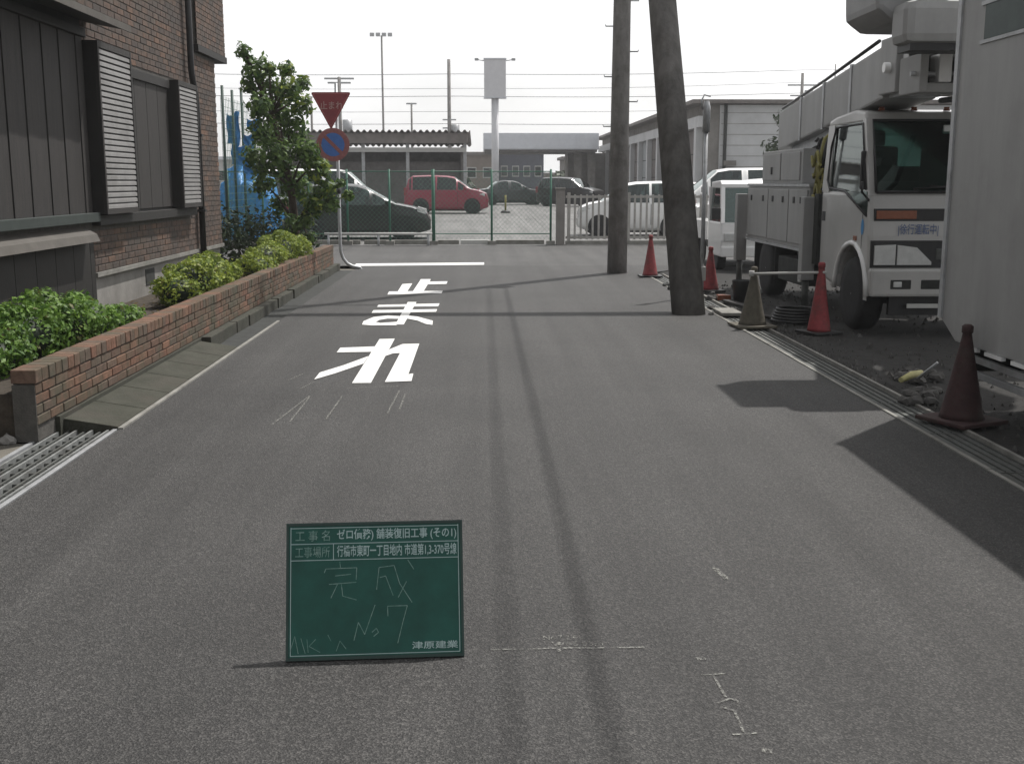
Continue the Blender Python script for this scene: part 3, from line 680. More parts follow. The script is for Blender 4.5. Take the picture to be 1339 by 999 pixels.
b = MB(); k = len(trib); b.add([(q[0], SY - .0625, q[1]) for q in trib] + [(q[0], SY - .0625, q[1]) for q in tric], [(i, (i + 1) % k, (i + 1) % k + k, i + k) for i in range(k)]); b.build('border', mat('sign_border_faded', (.42, .12, .12), .6), tp)
text_mesh('止まれ', 'lettering', M_signwhite, tp, (a0.x + .165, SY - .063, a0.z - .30), (1, 0, 0), (0, 0, 1), .42, .14, .012)
cc = AY(435.5, 189.5, SY - .05); CR = .30
def disc(name, r, y, m, par, r_in=None, n=40, th=None):
    b = MB()
    if th: b.lathe([(r, 0), (r, th)], (cc.x, y, cc.z), n, 'y')
    elif r_in:
        b.add([(cc.x + rr * math.cos(2 * math.pi * i / n), y, cc.z + rr * math.sin(2 * math.pi * i / n)) for rr in (r, r_in) for i in range(n)], [(i, (i + 1) % n, (i + 1) % n + n, i + n) for i in range(n)])
    else: b.add([(cc.x + r * math.cos(2 * math.pi * i / n), y, cc.z + r * math.sin(2 * math.pi * i / n)) for i in range(n)], [tuple(range(n))])
    return b.build(name, m, par)
M_signredpale = mat('sign_red_faded', (.30, .11, .11), .6, .25, 20)
dp = disc('no_parking_plate', CR, SY - .06, M_signredpale, sg, th=.012); disc('blue_field', CR * .70, SY - .063, M_signblue, dp)
b = MB(); d_ = Vector((.707, 0, -.707)); n_ = Vector((.707, 0, .707)) * .032; ce = Vector((cc.x, SY - .066, cc.z)); b.quad(ce - d_ * CR * .72 + n_, ce + d_ * CR * .72 + n_, ce + d_ * CR * .72 - n_, ce - d_ * CR * .72 - n_); b.build('diagonal_bar', M_signredpale, dp)

# ------------------------------------------------------------------ utility pole, strut and cables
up = thing('utility_pole', 'upright concrete utility pole with step bolts beside the lane', 'utility pole', (2.38, 19.8, 0))
b = MB(); b.tube([(2.38, 19.8, -.2), (2.40, 19.8, 7), (2.42, 19.8, 14)], [.178, .135, .095], 20); b.build('pole', M_pole, up)
for i in range(22):
    z = 2.55 + i * .42; s_ = 1 if i % 2 else -1; xx = 2.385 + z * .003; rr = .178 - z * .006
    b = MB(); b.tube([(xx + s_ * (rr - .03), 19.8, z), (xx + s_ * (rr + .13), 19.8, z), (xx + s_ * (rr + .135), 19.8, z + .03)], .012, 6); b.build('step_bolt', M_galv, up)
b = MB(); b.box(2.25, 2.58, 19.5, 19.66, 5.55, 6.0, .02); b.build('junction_box', M_black, up)
b = MB(); b.tube([(1.4, 19.62, 11.6), (3.4, 19.62, 11.6)], .045, 8); b.build('cross_arm', M_galv, up)
stt = thing('pole_strut', 'dark leaning concrete strut pole bracing the upright utility pole', 'utility pole', (2.52, 13.58, 0))
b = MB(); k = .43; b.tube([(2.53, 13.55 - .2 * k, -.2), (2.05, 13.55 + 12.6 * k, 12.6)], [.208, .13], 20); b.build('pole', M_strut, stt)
def cable(name, label, a, e, r, sag, grp, n=16, seg=6):
    a, e = Vector(a), Vector(e); pts = [a.lerp(e, i / n) - Vector((0, 0, sag * 4 * (i / n) * (1 - i / n))) for i in range(n + 1)]
    b = MB(); b.tube(pts, r, seg); return tag(b.build(name, M_wire), label, 'cable', grp)
cable('telephone_cable', 'thick telephone cable running overhead from the utility pole along the lane', (2.36, 19.7, 6.02), (2.36, -14, 6.02), .012, .02, 'telephone cables over the lane')
cable('telephone_cable', 'thick telephone cable running overhead from the utility pole along the lane', (2.42, 19.7, 5.5), (2.44, -14, 5.35), .016, .02, 'telephone cables over the lane')
# small white pipe post by the strut
pp = thing('pipe_post', 'slim pale pipe post with thicker lamp head behind the leaning strut', 'post', (3.14, 15.7, 0))
P0 = AY(917, 380, 15.7)
b = MB(); b.tube([(P0.x, 15.7, -.1), (P0.x - .0, 15.7, 2.3)], .03, 10); b.build('pipe', M_galv, pp)
b = MB(); b.tube([(P0.x, 15.7, 2.28), (P0.x, 15.7, 2.62), (P0.x - .005, 15.7, 2.70)], [.052, .052, .035], 12); b.tube([(P0.x - .06, 15.7, 2.58), (P0.x - .075, 15.7, 2.70), (P0.x - .04, 15.7, 2.78), (P0.x + .05, 15.7, 2.76)], .012, 6); b.build('head', M_galv, pp)
b = MB(); b.box(P0.x - .05, P0.x + .05, 15.65, 15.75, .22, .42, .01); b.build('sleeve', M_farlt, pp)

# ------------------------------------------------------------------ right side gutter, cones, debris
rg = thing('lidded_gutter', 'shaded street gutter with steel covers and pale concrete edges along the yard', 'gutter', (3.0, 7, 0))
for x in (2.845, 3.155):
    y = -6.0
    while y < 19.4:
        e = min(y + 2.0, 19.5); b = MB(); b.box(x - .014, x + .014, y, e - .008, -.2, .006 + random.uniform(0, .004)); b.build('edge_kerb', M_conc, rg); y = e
b = MB(); b.box(2.86, 3.14, -6, 19.5, -.25, -.06); b.build('channel', M_dark, rg)
y = -2.0
while y < 19.2:
    cv = MB(); cv.box(2.863, 3.137, y, y + .985, -.03, -.016); o = cv.build('cover', M_steel, rg, bevel=.003)
    rb = MB()
    for i in range(5): rb.box(2.885 + i * .056, 2.891 + i * .056, y + .01, y + .975, -.016, -.006)
    rb.build('rib', M_steel, o); y += 1.0
def cone(loc, h, m, label, lean=(0, 0), base=M_black, band=False, sc=1.0):
    t = thing('traffic_cone', label, 'traffic cone', loc, 'traffic cones along the yard edge')
    b = MB(); s = .19 * sc; x, y = loc[0], loc[1]; z = loc[2]
    b.box(x - s, x + s, y - s, y + s, z, z + .028, .008); b.build('base', base, t)
    b = MB(); b.lathe([(.135 * sc, .026), (.125 * sc, .06), (.082 * sc, .30 * h / .7), (.036, h - .1), (.03, h - .06), (.037, h - .055), (.037, h - .012), (.022, h)], (x, y, z), 20); b.build('cone_body', m, t)
    if band:
        b = MB(); b.lathe([(.096 * sc, .24 * h / .7), (.078 * sc, .34 * h / .7)], (x, y, z), 20); b.build('band', M_galv, t)
    t.rotation_euler = (lean[0], lean[1], random.uniform(0, 1)); return t
cone((2.85, 18.96, .002), .71, M_cone, 'bright red traffic cone with black base standing by the upright utility pole')
cone((3.36, 16.4, .0), .66, M_cone, 'red traffic cone half hidden behind the leaning strut pole')
cone((3.0, 12.25, .008), .67, M_conedirty, 'dirty olive-brown traffic cone holding one end of the pale bar', sc=1.15, base=M_conedirty)
cone((3.60, 11.75, .0), .76, M_cone, 'red traffic cone standing in front of the utility truck wheel', sc=.95)
cone((3.22, 7.25, .008), .66, M_coneshade, 'red traffic cone coloured dark for shade on the gutter by the grey box truck', base=M_coneshade, sc=1.1)
b = MB(); b.tube([(2.96, 12.2, .60), (3.64, 11.7, .655)], .014, 8); b.tube([(2.96, 12.2, .575), (2.96, 12.2, .635)], .03, 8); tag(b.build('cone_bar', M_farlt), 'pale bar bridging the olive cone and the red cone', 'bar')
for i in range(22):
    px, py = random.uniform(1165, 1235), random.uniform(488, 532)
    stone(px, py, random.uniform(.03, .075), 'grey rubble stone heaped beside the grey box truck', 'rubble stones by the box truck', M_stone, -.01, 'rubble_stone')
for i in range(12):
    px, py = random.uniform(905, 975), random.uniform(372, 418)
    stone(px, py, random.uniform(.03, .07), 'rubble stone scattered at the foot of the leaning strut', 'rubble stones at the strut foot', M_stone, -.01, 'rubble_stone')
for i in range(4): stone(872 + i * 5, 374 + (i % 2) * 5, .06, 'dark stone behind the upright pole near the bright red cone', 'dark stones near the cone', M_dark, 0, 'stone')
b = MB(); p, q = G(1178, 497, .06), G(1205, 487, .09); b.tube([p, p.lerp(q, .5) + Vector((0, 0, .01)), q], [.022, .03, .02], 7); tag(b.build('yellow_branch', M_bamboo), 'pale yellow stick lying on the rubble stones', 'stick')
b = MB(); p, q = G(1200, 495, .07), G(1226, 474, .22); b.tube([p, q], [.012, .01], 6); tag(b.build('grey_stake', M_galv), 'thin grey stake leaning from the rubble toward the box truck', 'stake')
b = MB(); p = G(912, 405); b.box(2.86, 3.12, 13.2, 13.75, .012, .05, .008); tag(b.build('broken_slab', M_conc), 'broken pale concrete slab lying at the foot of the leaning strut', 'slab')
for i, (x, y, L_, a) in enumerate(((3.45, 13.0, 1.1, .5), (3.55, 13.35, .9, -.3), (3.35, 14.4, 1.0, .15))):
    b = MB(); b.box(-.05, .05, -L_ / 2, L_ / 2, 0, .03, .004); o = tag(b.build('timber_plank', M_wood), 'short dark timber plank lying in the yard between strut and utility truck', 'plank', 'planks in the yard'); o.location = (x, y, .0 + i * .002); o.rotation_euler = (0, 0, a)
b = MB()
for k in range(5): b.tube([(3.62 + (.26 - .012 * k) * math.cos(t * .3), 12.75 + (.26 - .012 * k) * math.sin(t * .3), .02 + k * .032) for t in range(22)], .018, 6)
tag(b.build('hose_coil', M_black), 'coiled black hose lying beside the red cone by the utility truck', 'hose')
b = MB(); p = G(946, 392); b.box(p.x - .09, p.x + .09, p.y - .06, p.y + .06, -.01, .07, .01); tag(b.build('orange_block', M_orange), 'small orange block lying behind the leaning strut pole', 'block')
b = MB(); b.lathe([(.12, 0), (.15, .27), (.155, .28), (.145, .28), (.115, .02)], (3.55, 15.1, -.005), 20); tag(b.build('work_bucket', M_black), 'black work bucket standing behind the olive cone', 'bucket')
# loose gravel in the yard
gv = []; gf = []
for i in range(2600):
    x = 3.2 + rng.random() ** 1.7 * 6; y = 4 + rng.random() * 14; s = rng.uniform(.008, .03); k = len(gv); a = rng.uniform(0, 6)
    z = .0
    gv += [(x + s * math.cos(a + j * 2.1), y + s * math.sin(a + j * 2.1), z - .02) for j in range(3)] + [(x, y, z + s * .7)]
    gf += [(k, k + 1, k + 3), (k + 1, k + 2, k + 3), (k + 2, k, k + 3)]
b = MB(); b.add(gv, gf); stuff(tag(b.build('gravel', M_stone), 'loose gravel scattered over the shaded yard', 'gravel'))

# ------------------------------------------------------------------ wheels
def wheel(parent, c, r, wd, axis='x', rim_m=M_rim, side=-1, name='wheel'):
    b = MB(); hw = wd / 2
    b.lathe([(r * .62, -hw), (r * .93, -hw), (r, -hw * .6), (r, hw * .6), (r * .93, hw), (r * .62, hw)], c, 28, axis); t = b.build(name, M_rubber, parent)
    q = MB(); z = side * hw
    q.lathe([(r * .63, z * .55), (r * .6, z * .98), (r * .5, z * .8), (r * .3, z * .72), (r * .16, z * .95), (r * .02, z)] if side > 0 else [(r * .63, z * .55), (r * .6, z * .98), (r * .5, z * .8), (r * .3, z * .72), (r * .16, z * .95), (r * .02, z)], c, 24, axis)
    for k in range(6):
        a = k * math.pi / 3; rr = r * .4
        cc_ = (c[0] + z * .8, c[1] + rr * math.cos(a), c[2] + rr * math.sin(a)) if axis == 'x' else (c[0] + rr * math.cos(a), c[1] + z * .8, c[2] + rr * math.sin(a))
        q.lathe([(r * .06, 0), (r * .06, z * .06)], cc_, 8, axis)
    q.build('rim', rim_m, t); return t

# ------------------------------------------------------------------ utility (bucket) truck
ut = thing('bucket_truck', 'white utility truck with folded boom and lift bucket over its cab', 'truck', (4.95, 14.2, 0))
X0, X1, YF, YB = 4.0, 5.9, 11.5, 13.2
arch = [(12.02 + .50 * math.cos(a), .42 + .50 * math.sin(a)) for a in [math.pi * (1 - i / 10) for i in range(11)]]
cabp = [(YF + .03, .42), (arch[0][0], .42)] + arch[1:-1] + [(arch[-1][0], .42), (YB, .52), (YB, 1.50), (YF + .07, 1.50), (YF + .0, 1.05), (YF - .02, .72)]
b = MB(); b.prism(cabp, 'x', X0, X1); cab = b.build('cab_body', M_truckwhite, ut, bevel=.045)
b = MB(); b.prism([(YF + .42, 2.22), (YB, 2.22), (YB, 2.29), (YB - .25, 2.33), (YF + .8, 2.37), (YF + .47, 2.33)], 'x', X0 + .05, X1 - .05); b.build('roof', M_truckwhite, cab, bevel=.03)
for xa, s_ in ((X0, 1), (X1, -1)):
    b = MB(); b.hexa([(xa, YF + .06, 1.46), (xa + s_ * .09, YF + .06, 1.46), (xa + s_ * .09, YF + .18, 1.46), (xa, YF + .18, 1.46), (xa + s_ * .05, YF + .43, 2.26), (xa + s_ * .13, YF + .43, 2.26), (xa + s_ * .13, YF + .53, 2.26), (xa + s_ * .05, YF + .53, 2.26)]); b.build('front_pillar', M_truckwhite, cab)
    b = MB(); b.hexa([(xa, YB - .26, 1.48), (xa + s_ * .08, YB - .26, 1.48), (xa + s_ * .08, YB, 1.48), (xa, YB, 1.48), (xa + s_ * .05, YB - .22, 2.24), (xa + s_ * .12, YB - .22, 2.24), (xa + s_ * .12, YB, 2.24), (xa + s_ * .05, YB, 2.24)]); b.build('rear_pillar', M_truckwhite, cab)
    b = MB(); b.slab((xa + s_ * .02, YF + .16, 1.49), (xa + s_ * .02, YB - .25, 1.49), (xa + s_ * .06, YB - .22, 2.23), (xa + s_ * .06, YF + .48, 2.23), -s_ * .006); b.build('side_window', 'glass', cab)
    # window rubber and dipped quarter pane
    b = MB(); xo = xa - s_ * .004
    b.prism([(YF + .12, 1.50), (YF + .85, 1.50), (YF + .10, 1.26), (YF + .09, 1.36)], 'x', xo, xa + s_ * .02); b.build('quarter_pane', 'glass_dark', cab)
    b = MB(); b.tube([(xo, YF + .16, 1.52), (xo + s_ * .05, YF + .5, 2.21), (xo + s_ * .05, YB - .30, 2.21), (xo + s_ * .02, YB - .24, 2.0), (xo, YB - .22, 1.62), (xo, YB - .30, 1.53), (xo, YF + .85, 1.50), (xo, YF + .1, 1.25)], .014, 6); b.build('window_seal', M_black, cab)
b = MB(); b.box(X0 + .1, X1 - .1, YB - .03, YB, 1.48, 1.78); b.build('rear_wall', M_seat, cab)
b = MB(); b.box(X0 + .12, X1 - .12, YB - .02, YB - .012, 1.78, 2.24); b.build('rear_window', 'glass', cab)
b = MB(); b.slab((X0 + .08, YF + .065, 1.50), (X1 - .08, YF + .065, 1.50), (X1 - .13, YF + .43, 2.23), (X0 + .13, YF + .43, 2.23), .006); ws = b.build('windshield', 'glass', cab)
b = MB()
b.tube([(X0 + .07, YF + .055, 1.495), (X1 - .07, YF + .055, 1.495), (X1 - .12, YF + .42, 2.24), (X0 + .12, YF + .42, 2.24), (X0 + .07, YF + .055, 1.495)], .016, 6); b.build('seal', M_black, ws)
for xa in (X0 + .55, X0 + 1.25):
    b = MB(); b.tube([(xa, YF + .03, 1.49), (xa - .1, YF + .05, 1.53), (xa - .62 if xa > 4.8 else xa + .55, YF + .07, 1.56)], .01, 6); b.build('wiper', M_black, ws)
# interior
b = MB(); b.box(X0 + .1, X1 - .1, YF + .25, YF + .55, 1.45, 1.60, .03); b.build('dashboard', M_seat, cab)
for xa in (X0 + .18, X0 + 1.05):
    b = MB(); b.box(xa, xa + .55, YB - .45, YB - .22, 1.45, 2.0, .05); b.box(xa + .14, xa + .41, YB - .40, YB - .26, 2.0, 2.18, .04); b.build('seat_back', M_seat, cab)
b = MB(); cw = Vector((X0 + 1.32, YF + .62, 1.68)); b.tube([cw + Vector((.2 * math.cos(a), .12 * math.sin(a), .16 * math.sin(a))) for a in [i * math.pi / 10 for i in range(21)]], .014, 6, False); b.build('steering_wheel', M_black, cab)
b = MB(); b.box(X0 + .86, X0 + 1.06, YF + .37, YF + .39, 2.08, 2.19, .008); b.build('mirror', M_lamp, cab)
# front face details
yf = YF - .004
def front(name, x0, x1, z0, z1, m, d=.02, yb=None, bv=.004):
    f_ = float(np.interp((z0 + z1) / 2, [.42, .72, 1.05, 1.5], [YF + .03, YF - .02, YF, YF + .07]))
    b = MB(); b.box(x0, x1, f_ - d, f_ + .05, z0, z1, bv); return b.build(name, m, cab)
front('front_strip', X0 + .05, X1 - .05, 1.20, 1.325, M_black)
for xs in (X0 + .07, X1 - .49): front('indicator', xs, xs + .42, 1.22, 1.305, M_orange, .028)
hb = front('headlight_band', X0 + .02, X1 - .02, .72, 1.0, M_black, .018)
for xs, s_ in ((X0 + .05, 1), (X1 - .05, -1)):
    b = MB(); x_a, x_b, x_c = xs, xs + s_ * .22, xs + s_ * .60
    b.prism([(x_a, .75), (x_a, .95), (x_b, .96), (x_b, .75)], 'y', YF - .055, YF + .02); b.prism([(x_b + s_ * .02, .75), (x_b + s_ * .02, .955), (x_b + s_ * .22, .93), (x_c, .78), (x_c, .75)], 'y', YF - .055, YF + .02); b.build('headlight', M_lamp, hb)
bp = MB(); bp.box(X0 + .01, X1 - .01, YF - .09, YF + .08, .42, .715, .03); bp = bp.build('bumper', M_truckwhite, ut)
for xs, xe, m_ in ((X0 + .22, X0 + .44, M_lamp), (X0 + .54, X0 + .88, M_dark), (X1 - .88, X1 - .54, M_dark), (X1 - .44, X1 - .22, M_lamp)):
    b = MB(); b.box(xs, xe, YF - .095, YF - .06, .50, .60, .012); b.build('lamp_recess' if m_ is M_dark else 'fog_light', M_dark, bp)
    if m_ is M_lamp: b = MB(); b.box(xs + .03, xs + .12, YF - .1, YF - .08, .52, .58, .01); b.build('fog_lens', M_lamp, bp)
b = MB(); b.box(X0 + .25, X1 - .25, YF + .0, YF + .06, .22, .42); b.build('under_guard', M_black, ut)
b = MB(); b.box(X0 + .42, X0 + .75, YF - .06, YF - .04, .30, .345, .004); b.build('number_plate', M_farlt, ut)
# lettering and emblem
ltz = (X0 + .30, YF - .006, 1.045)
text_mesh('|徐行運転中|', 'lettering', M_bluetext, cab, ltz, (1, 0, 0), (0, 0, 1), .42, .125, .01, .004)
b = MB(); n_ = 16; ey, ez = AX(1128, 297, X0).y, AX(1128, 297, X0).z
b.add([(X0 - .004, ey + .045 * math.cos(i * 2 * math.pi / n_), ez + .085 * math.sin(i * 2 * math.pi / n_)) for i in range(n_)], [tuple(range(n_))]); b.build('emblem', M_emblem, cab)
b = MB(); b.box(X0 - .006, X0 + .02, YB - .18, YB - .07, 1.15, 1.26, .006); b.build('door_handle', M_black, cab)
b = MB(); b.box(X0 - .002, X0 + .01, YB - .03, YB - .018, .9, 1.5); b.box(X0 - .002, X0 + .01, YF + .22, YF + .232, .9, 1.3); b.build('door_gap', M_black, cab)
# fender trim ring
b = MB(); b.tube([(X0 - .004, 12.02 + .53 * math.cos(a), .42 + .53 * math.sin(a)) for a in [math.pi * (1 - i / 12) for i in range(13)]], .03, 6); b.build('fender_trim', M_carwhite, cab)
# mirrors on stay
b = MB(); b.tube([(X0 + .02, YF + .1, 1.40), (X0 - .14, YF - .12, 1.50), (X0 - .15, YF - .14, 1.6)], .013, 6); b.build('mirror_stay', M_black, cab)
b = MB(); b.box(X0 - .02, X0 + .16, YF + .30, YF + .34, 1.52, 1.92, .015); b.build('mirror_head', M_black, cab)
for x in (X0 + .13, X1 - .13):
    for y in (12.02, 15.75): wheel(ut, (x, y, .40), .40, .23, 'x', M_rim, -1 if x < 5 else 1)
b = MB(); b.box(4.45, 4.58, 11.6, 17.0, .5, .72); b.box(5.32, 5.45, 11.6, 17.0, .5, .72); b.box(4.3, 5.6, 11.9, 12.15, .3, .5); b.box(4.2, 5.7, 15.6, 15.9, .35, .5); b.build('chassis', M_black, ut)
# service body
b = MB(); b.box(4.02, 5.88, 13.75, 16.95, .76, 1.54); sbdy = b.build('service_body', M_truckgrey, ut, bevel=.012)
b = MB(); b.box(4.0, 5.9, 13.73, 16.97, 1.54, 1.575); b.build('deck', M_galv, sbdy)
for i, (ya, yb_) in enumerate(((13.8, 14.62), (14.66, 15.68), (15.72, 16.9))):
    b = MB(); b.box(3.998, 4.02, ya, yb_, .82, 1.50, .006); d_ = b.build('locker_door', M_truckgrey, sbdy)
    for hy in (ya + .25, yb_ - .25): b = MB(); b.box(3.985, 3.999, hy - .03, hy + .03, 1.33, 1.41, .003); b.build('latch', M_black, d_)
b = MB(); b.box(4.06, 4.75, 14.25, 16.3, 1.575, 2.02); ul = b.build('upper_locker', M_truckgrey, ut, bevel=.012)
b = MB(); b.box(4.045, 4.06, 14.35, 15.25, 1.62, 1.98, .005); b.build('locker_door', M_truckgrey, ul); b = MB(); b.box(4.045, 4.06, 15.3, 16.25, 1.62, 1.98, .005); b.build('locker_door', M_truckgrey, ul)
b = MB(); b.box(4.03, 4.046, 15.7, 15.76, 1.7, 1.8, .003); b.build('latch', M_black, ul)
b = MB(); b.box(3.99, 4.02, 13.72, 16.98, .735, .765); b.build('body_sill', M_galv, sbdy)
for y in (13.5, 17.05):
    b = MB(); b.box(3.86, 4.02, y - .08, y + .08, .42, 1.42, .01); og = b.build('outrigger', M_truckgrey, ut); q = MB(); q.tube([(3.94, y, .08), (3.94, y, .44)], .045, 10); q.lathe([(.12, .0), (.12, .035), (.05, .06)], (3.94, y, .005), 14); q.build('foot', M_steel, og)
b = MB(); b.box(3.98, 4.4, 13.25, 13.42, .62, 1.46, .01); b.build('battery_box', M_dark, ut)
b = MB()
for i in range(5):
    z = 1.35 + i * .13; b.tube([(4.02 + .03 * math.sin(i), 13.3 + .36 * k_ / 10, z + .09 * math.sin(k_ * .9 + i)) for k_ in range(11)], .02, 6)
b.tube([(4.06, 13.4, 1.4), (4.02, 13.45, 1.75), (4.1, 13.5, 2.1), (4.3, 13.6, 2.25)], .03, 6); b.build('hose', M_yellow, ut)
b = MB()
for i in range(5):
    b.tube([(4.05 + .2 * k_ / 8, 13.35 + .09 * i, 1.5 + .62 * math.sin(k_ * .35 + i * .3)) for k_ in range(9)], .022, 6)
b.build('cable_bundle', M_black, ut)
b = MB(); b.box(4.15, 4.6, 13.3, 13.7, 1.0, 2.05, .02); b.build('winch_box', M_dark, ut)
# turntable and boom
b = MB(); b.lathe([(.5, 1.575), (.5, 1.75), (.35, 1.8), (.33, 2.2)], (5.2, 15.9, 0), 24); tt = b.build('turntable', M_truckgrey, ut)
bl = [(4.42, 16.9), (4.10, 11.62)]
zz = [(2.18, 2.66), (2.34, 2.98)]
bo = MB(); bo.hexa([(4.42, 16.9, 2.06), (4.98, 16.9, 2.06), (4.66, 11.62, 2.44), (4.10, 11.62, 2.44), (4.42, 16.9, 2.62), (4.98, 16.9, 2.62), (4.66, 11.62, 2.98), (4.10, 11.62, 2.98)]); boom = bo.build('boom', M_truckgrey, ut, bevel=.025)
b = MB(); b.hexa([(4.50, 16.4, 1.95), (4.9, 16.4, 1.95), (4.75, 13.4, 2.2), (4.33, 13.4, 2.2), (4.50, 16.4, 2.10), (4.9, 16.4, 2.10), (4.75, 13.4, 2.33), (4.33, 13.4, 2.33)]); b.build('lift_cylinder', M_galv, boom)
for t_ in (.28, .52, .76):
    y = 16.9 + (11.62 - 16.9) * t_; x = 4.42 - .32 * t_; z0 = 2.06 + .38 * t_; z1 = 2.62 + .36 * t_
    b = MB(); b.box(x - .012, x + .57, y - .035, y + .035, z0 - .01, z1 + .012); b.build('band', M_galv, boom)
b = MB(); b.tube([(4.42, 16.7, 2.66), (4.28, 14.2, 2.85), (4.1, 11.8, 3.03)], .02, 6); b.build('hose', M_black, boom)
for xa in (4.06, 4.60): hh = MB(); hh.box(xa, xa + .1, 11.18, 11.64, 2.47, 3.02, .015); hh.build('head_plate', M_truckgrey, boom)
b = MB(); b.box(4.16, 4.60, 11.30, 11.6, 2.44, 2.56, .015); b.build('head_crosspiece', M_galv, boom)
b = MB(); b.tube([(4.0, 11.35, 2.72), (4.76, 11.35, 2.72)], .05, 12); b.box(4.27, 4.47, 11.15, 11.3, 2.50, 2.98, .012); b.build('levelling_bracket', M_carwhite, boom)
b = MB(); b.box(4.2, 4.56, 11.32, 11.55, 2.56, 2.95); b.build('rotator', M_dark, boom)
b = MB(); b.box(4.72, 5.75, 10.2, 12.2, 2.5, 3.2, .05); b.build('added_shade_block', M_truckgrey, boom)  # unseen block added to shade the yard, not a known truck part
b = MB(); b.box(4.30, 4.44, 10.0, 11.3, 2.62, 2.80, .02); b.box(4.26, 4.48, 9.7, 10.05, 2.55, 3.3, .03); b.build('bucket_mount', M_truckgrey, boom)
# bucket, made wider out of view to shade the yard
b = MB(); b.prism([(3.20, 2.98), (3.34, 2.88), (5.0, 2.86), (5.12, 2.96), (5.15, 3.42), (3.18, 3.42)], 'y', 9.30, 10.15); bk = b.build('bucket', mat('bucket_grey', (.30, .30, .30), .5, .1, 4, dirt=.2), ut, bevel=.05)
b = MB(); b.box(3.16, 5.17, 9.28, 10.17, 3.40, 3.46, .015); b.build('rim', M_truckgrey, bk)
b = MB(); b.box(3.30, 4.9, 8.92, 9.28, 2.67, 3.0, .07); lc = b.build('lower_cover', M_truckgrey, ut)
b = MB(); b.box(3.36, 4.84, 8.97, 9.24, 2.62, 2.675); b.build('cover_base', M_black, lc)
b = MB(); b.tube([(3.42, 8.98, 3.0), (3.42, 8.98, 3.12), (3.86, 8.98, 3.12), (3.86, 8.98, 3.0)], .018, 8); b.box(3.5, 3.72, 9.05, 9.2, 3.0, 3.25, .02); b.build('control_rail', M_black, lc)
b = MB(); b.hexa([(3.72, 9.95, 2.42), (4.06, 9.95, 2.42), (4.62, 11.16, 2.50), (4.12, 11.16, 2.50), (3.72, 9.95, 2.74), (4.06, 9.95, 2.74), (4.62, 11.16, 2.94), (4.12, 11.16, 2.94)]); jb = b.build('jib', M_truckgrey, boom, bevel=.02)
for xa in (3.66, 4.04): q = MB(); q.box(xa, xa + .07, 9.5, 9.98, 2.34, 2.66, .012); q.build('fork_plate', M_truckgrey, jb)
q = MB(); q.box(3.73, 4.04, 9.52, 9.7, 2.34, 2.42, .01); q.build('fork_base', M_truckgrey, jb)
q = MB(); q.box(3.74, 4.03, 9.75, 9.94, 2.43, 2.66); q.build('fork_back', M_dark, jb)
q = MB(); q.box(3.83, 3.94, 9.53, 9.74, 2.425, 2.66, .01); q.build('level_link', M_carwhite, jb)
q = MB(); q.tube([(3.62, 9.62, 2.5), (4.15, 9.62, 2.5)], .022, 8); q.build('pivot_pin', M_galv, jb)
b = MB(); b.tube([(4.2, 9.5, 2.86), (4.25, 10.1, 2.55), (4.66, 11.0, 2.4), (4.7, 11.6, 2.42)], .03, 8); b.build('hose', M_black, lc)
b = MB(); b.box(4.12, 4.5, 9.4, 9.9, 2.36, 2.62); b.build('valve_block', M_dark, lc)
b = MB(); b.box(X0 - .012, X0 + .01, YF + .38, YF + .47, .98, 1.03, .004); b.build('side_repeater', M_orange, cab)
b = MB(); b.box(X0 + .7, X1 - .7, YF - .035, YF + .02, .80, .92, .01); b.build('grille', M_steel, hb)
for k in range(5): b = MB(); b.lathe([(.035, 0), (.03, .04)], (X0 + .25 + k * .35, YF + .55, 2.345), 10); b.build('marker_lamp', M_orange, cab)
b = MB(); b.box(X0 + .02, X0 + .30, 13.9, 15.1, .3, .62, .02); b.build('fuel_tank', M_dark, ut)
for y in (15.2, 16.35): b = MB(); b.box(X0 + .0, X0 + .3, y - .012, y + .012, .28, .74); b.build('mud_flap', M_rubber, ut)
# wheel chocks and small box under the truck
b = MB(); b.box(4.0, 4.12, 13.95, 14.05, .35, .42); b.build('reflector', M_farlt, ut)

# ------------------------------------------------------------------ grey box truck on the right
bt = thing('box_truck', 'large pale grey box truck standing by the gutter', 'truck', (4.4, 5.2, 0))
BX = 3.30
b = MB(); b.prism([(4.1, .50), (7.62, .50), (7.90, .64), (7.90, 2.9), (4.1, 2.9)], 'x', BX, 5.45); box = b.build('cargo_box', M_truckgrey, bt, bevel=.012)
b = MB(); b.box(BX - .006, BX + .01, 4.3, 7.5, 2.52, 2.74, .004); b.build('side_band', mat('band_teal_dark', (.03, .055, .05), .5, .3, 8), box)
b = MB(); b.box(BX - .012, BX + .01, 4.3, 7.55, 2.74, 2.765); b.build('band_trim', M_galv, box); b = MB(); b.box(BX - .010, BX + .01, 4.3, 7.55, 2.495, 2.518); b.build('band_trim', M_galv, box)
b = MB(); b.box(BX - .014, BX + .03, 7.86, 7.915, .64, 2.91); b.build('corner_post', M_galv, box)
for y in (5.3, 6.6):
    b = MB(); b.box(BX - .005, BX + .01, y - .025, y + .025, .52, 2.48); sm_ = b.build('panel_seam', M_truckgrey, box)
    q = MB()
    for k in range(18): q.lathe([(.008, 0), (.006, -.005)], (BX - .005, y, .58 + k * .11), 6, 'x')
    q.build('rivet', M_galv, sm_)
for i in range(9):
    y = 4.3 + i * .37; b = MB(); b.box(BX - .012, BX + .02, y, y + .24, .475, .50); b.build('reflective_tab', M_carwhite, box)
for z in (.30, .40):
    b = MB(); b.box(BX + .06, BX + .09, 4.5, 7.5, z - .02, z + .025, .004); b.build('side_guard', M_galv, bt)
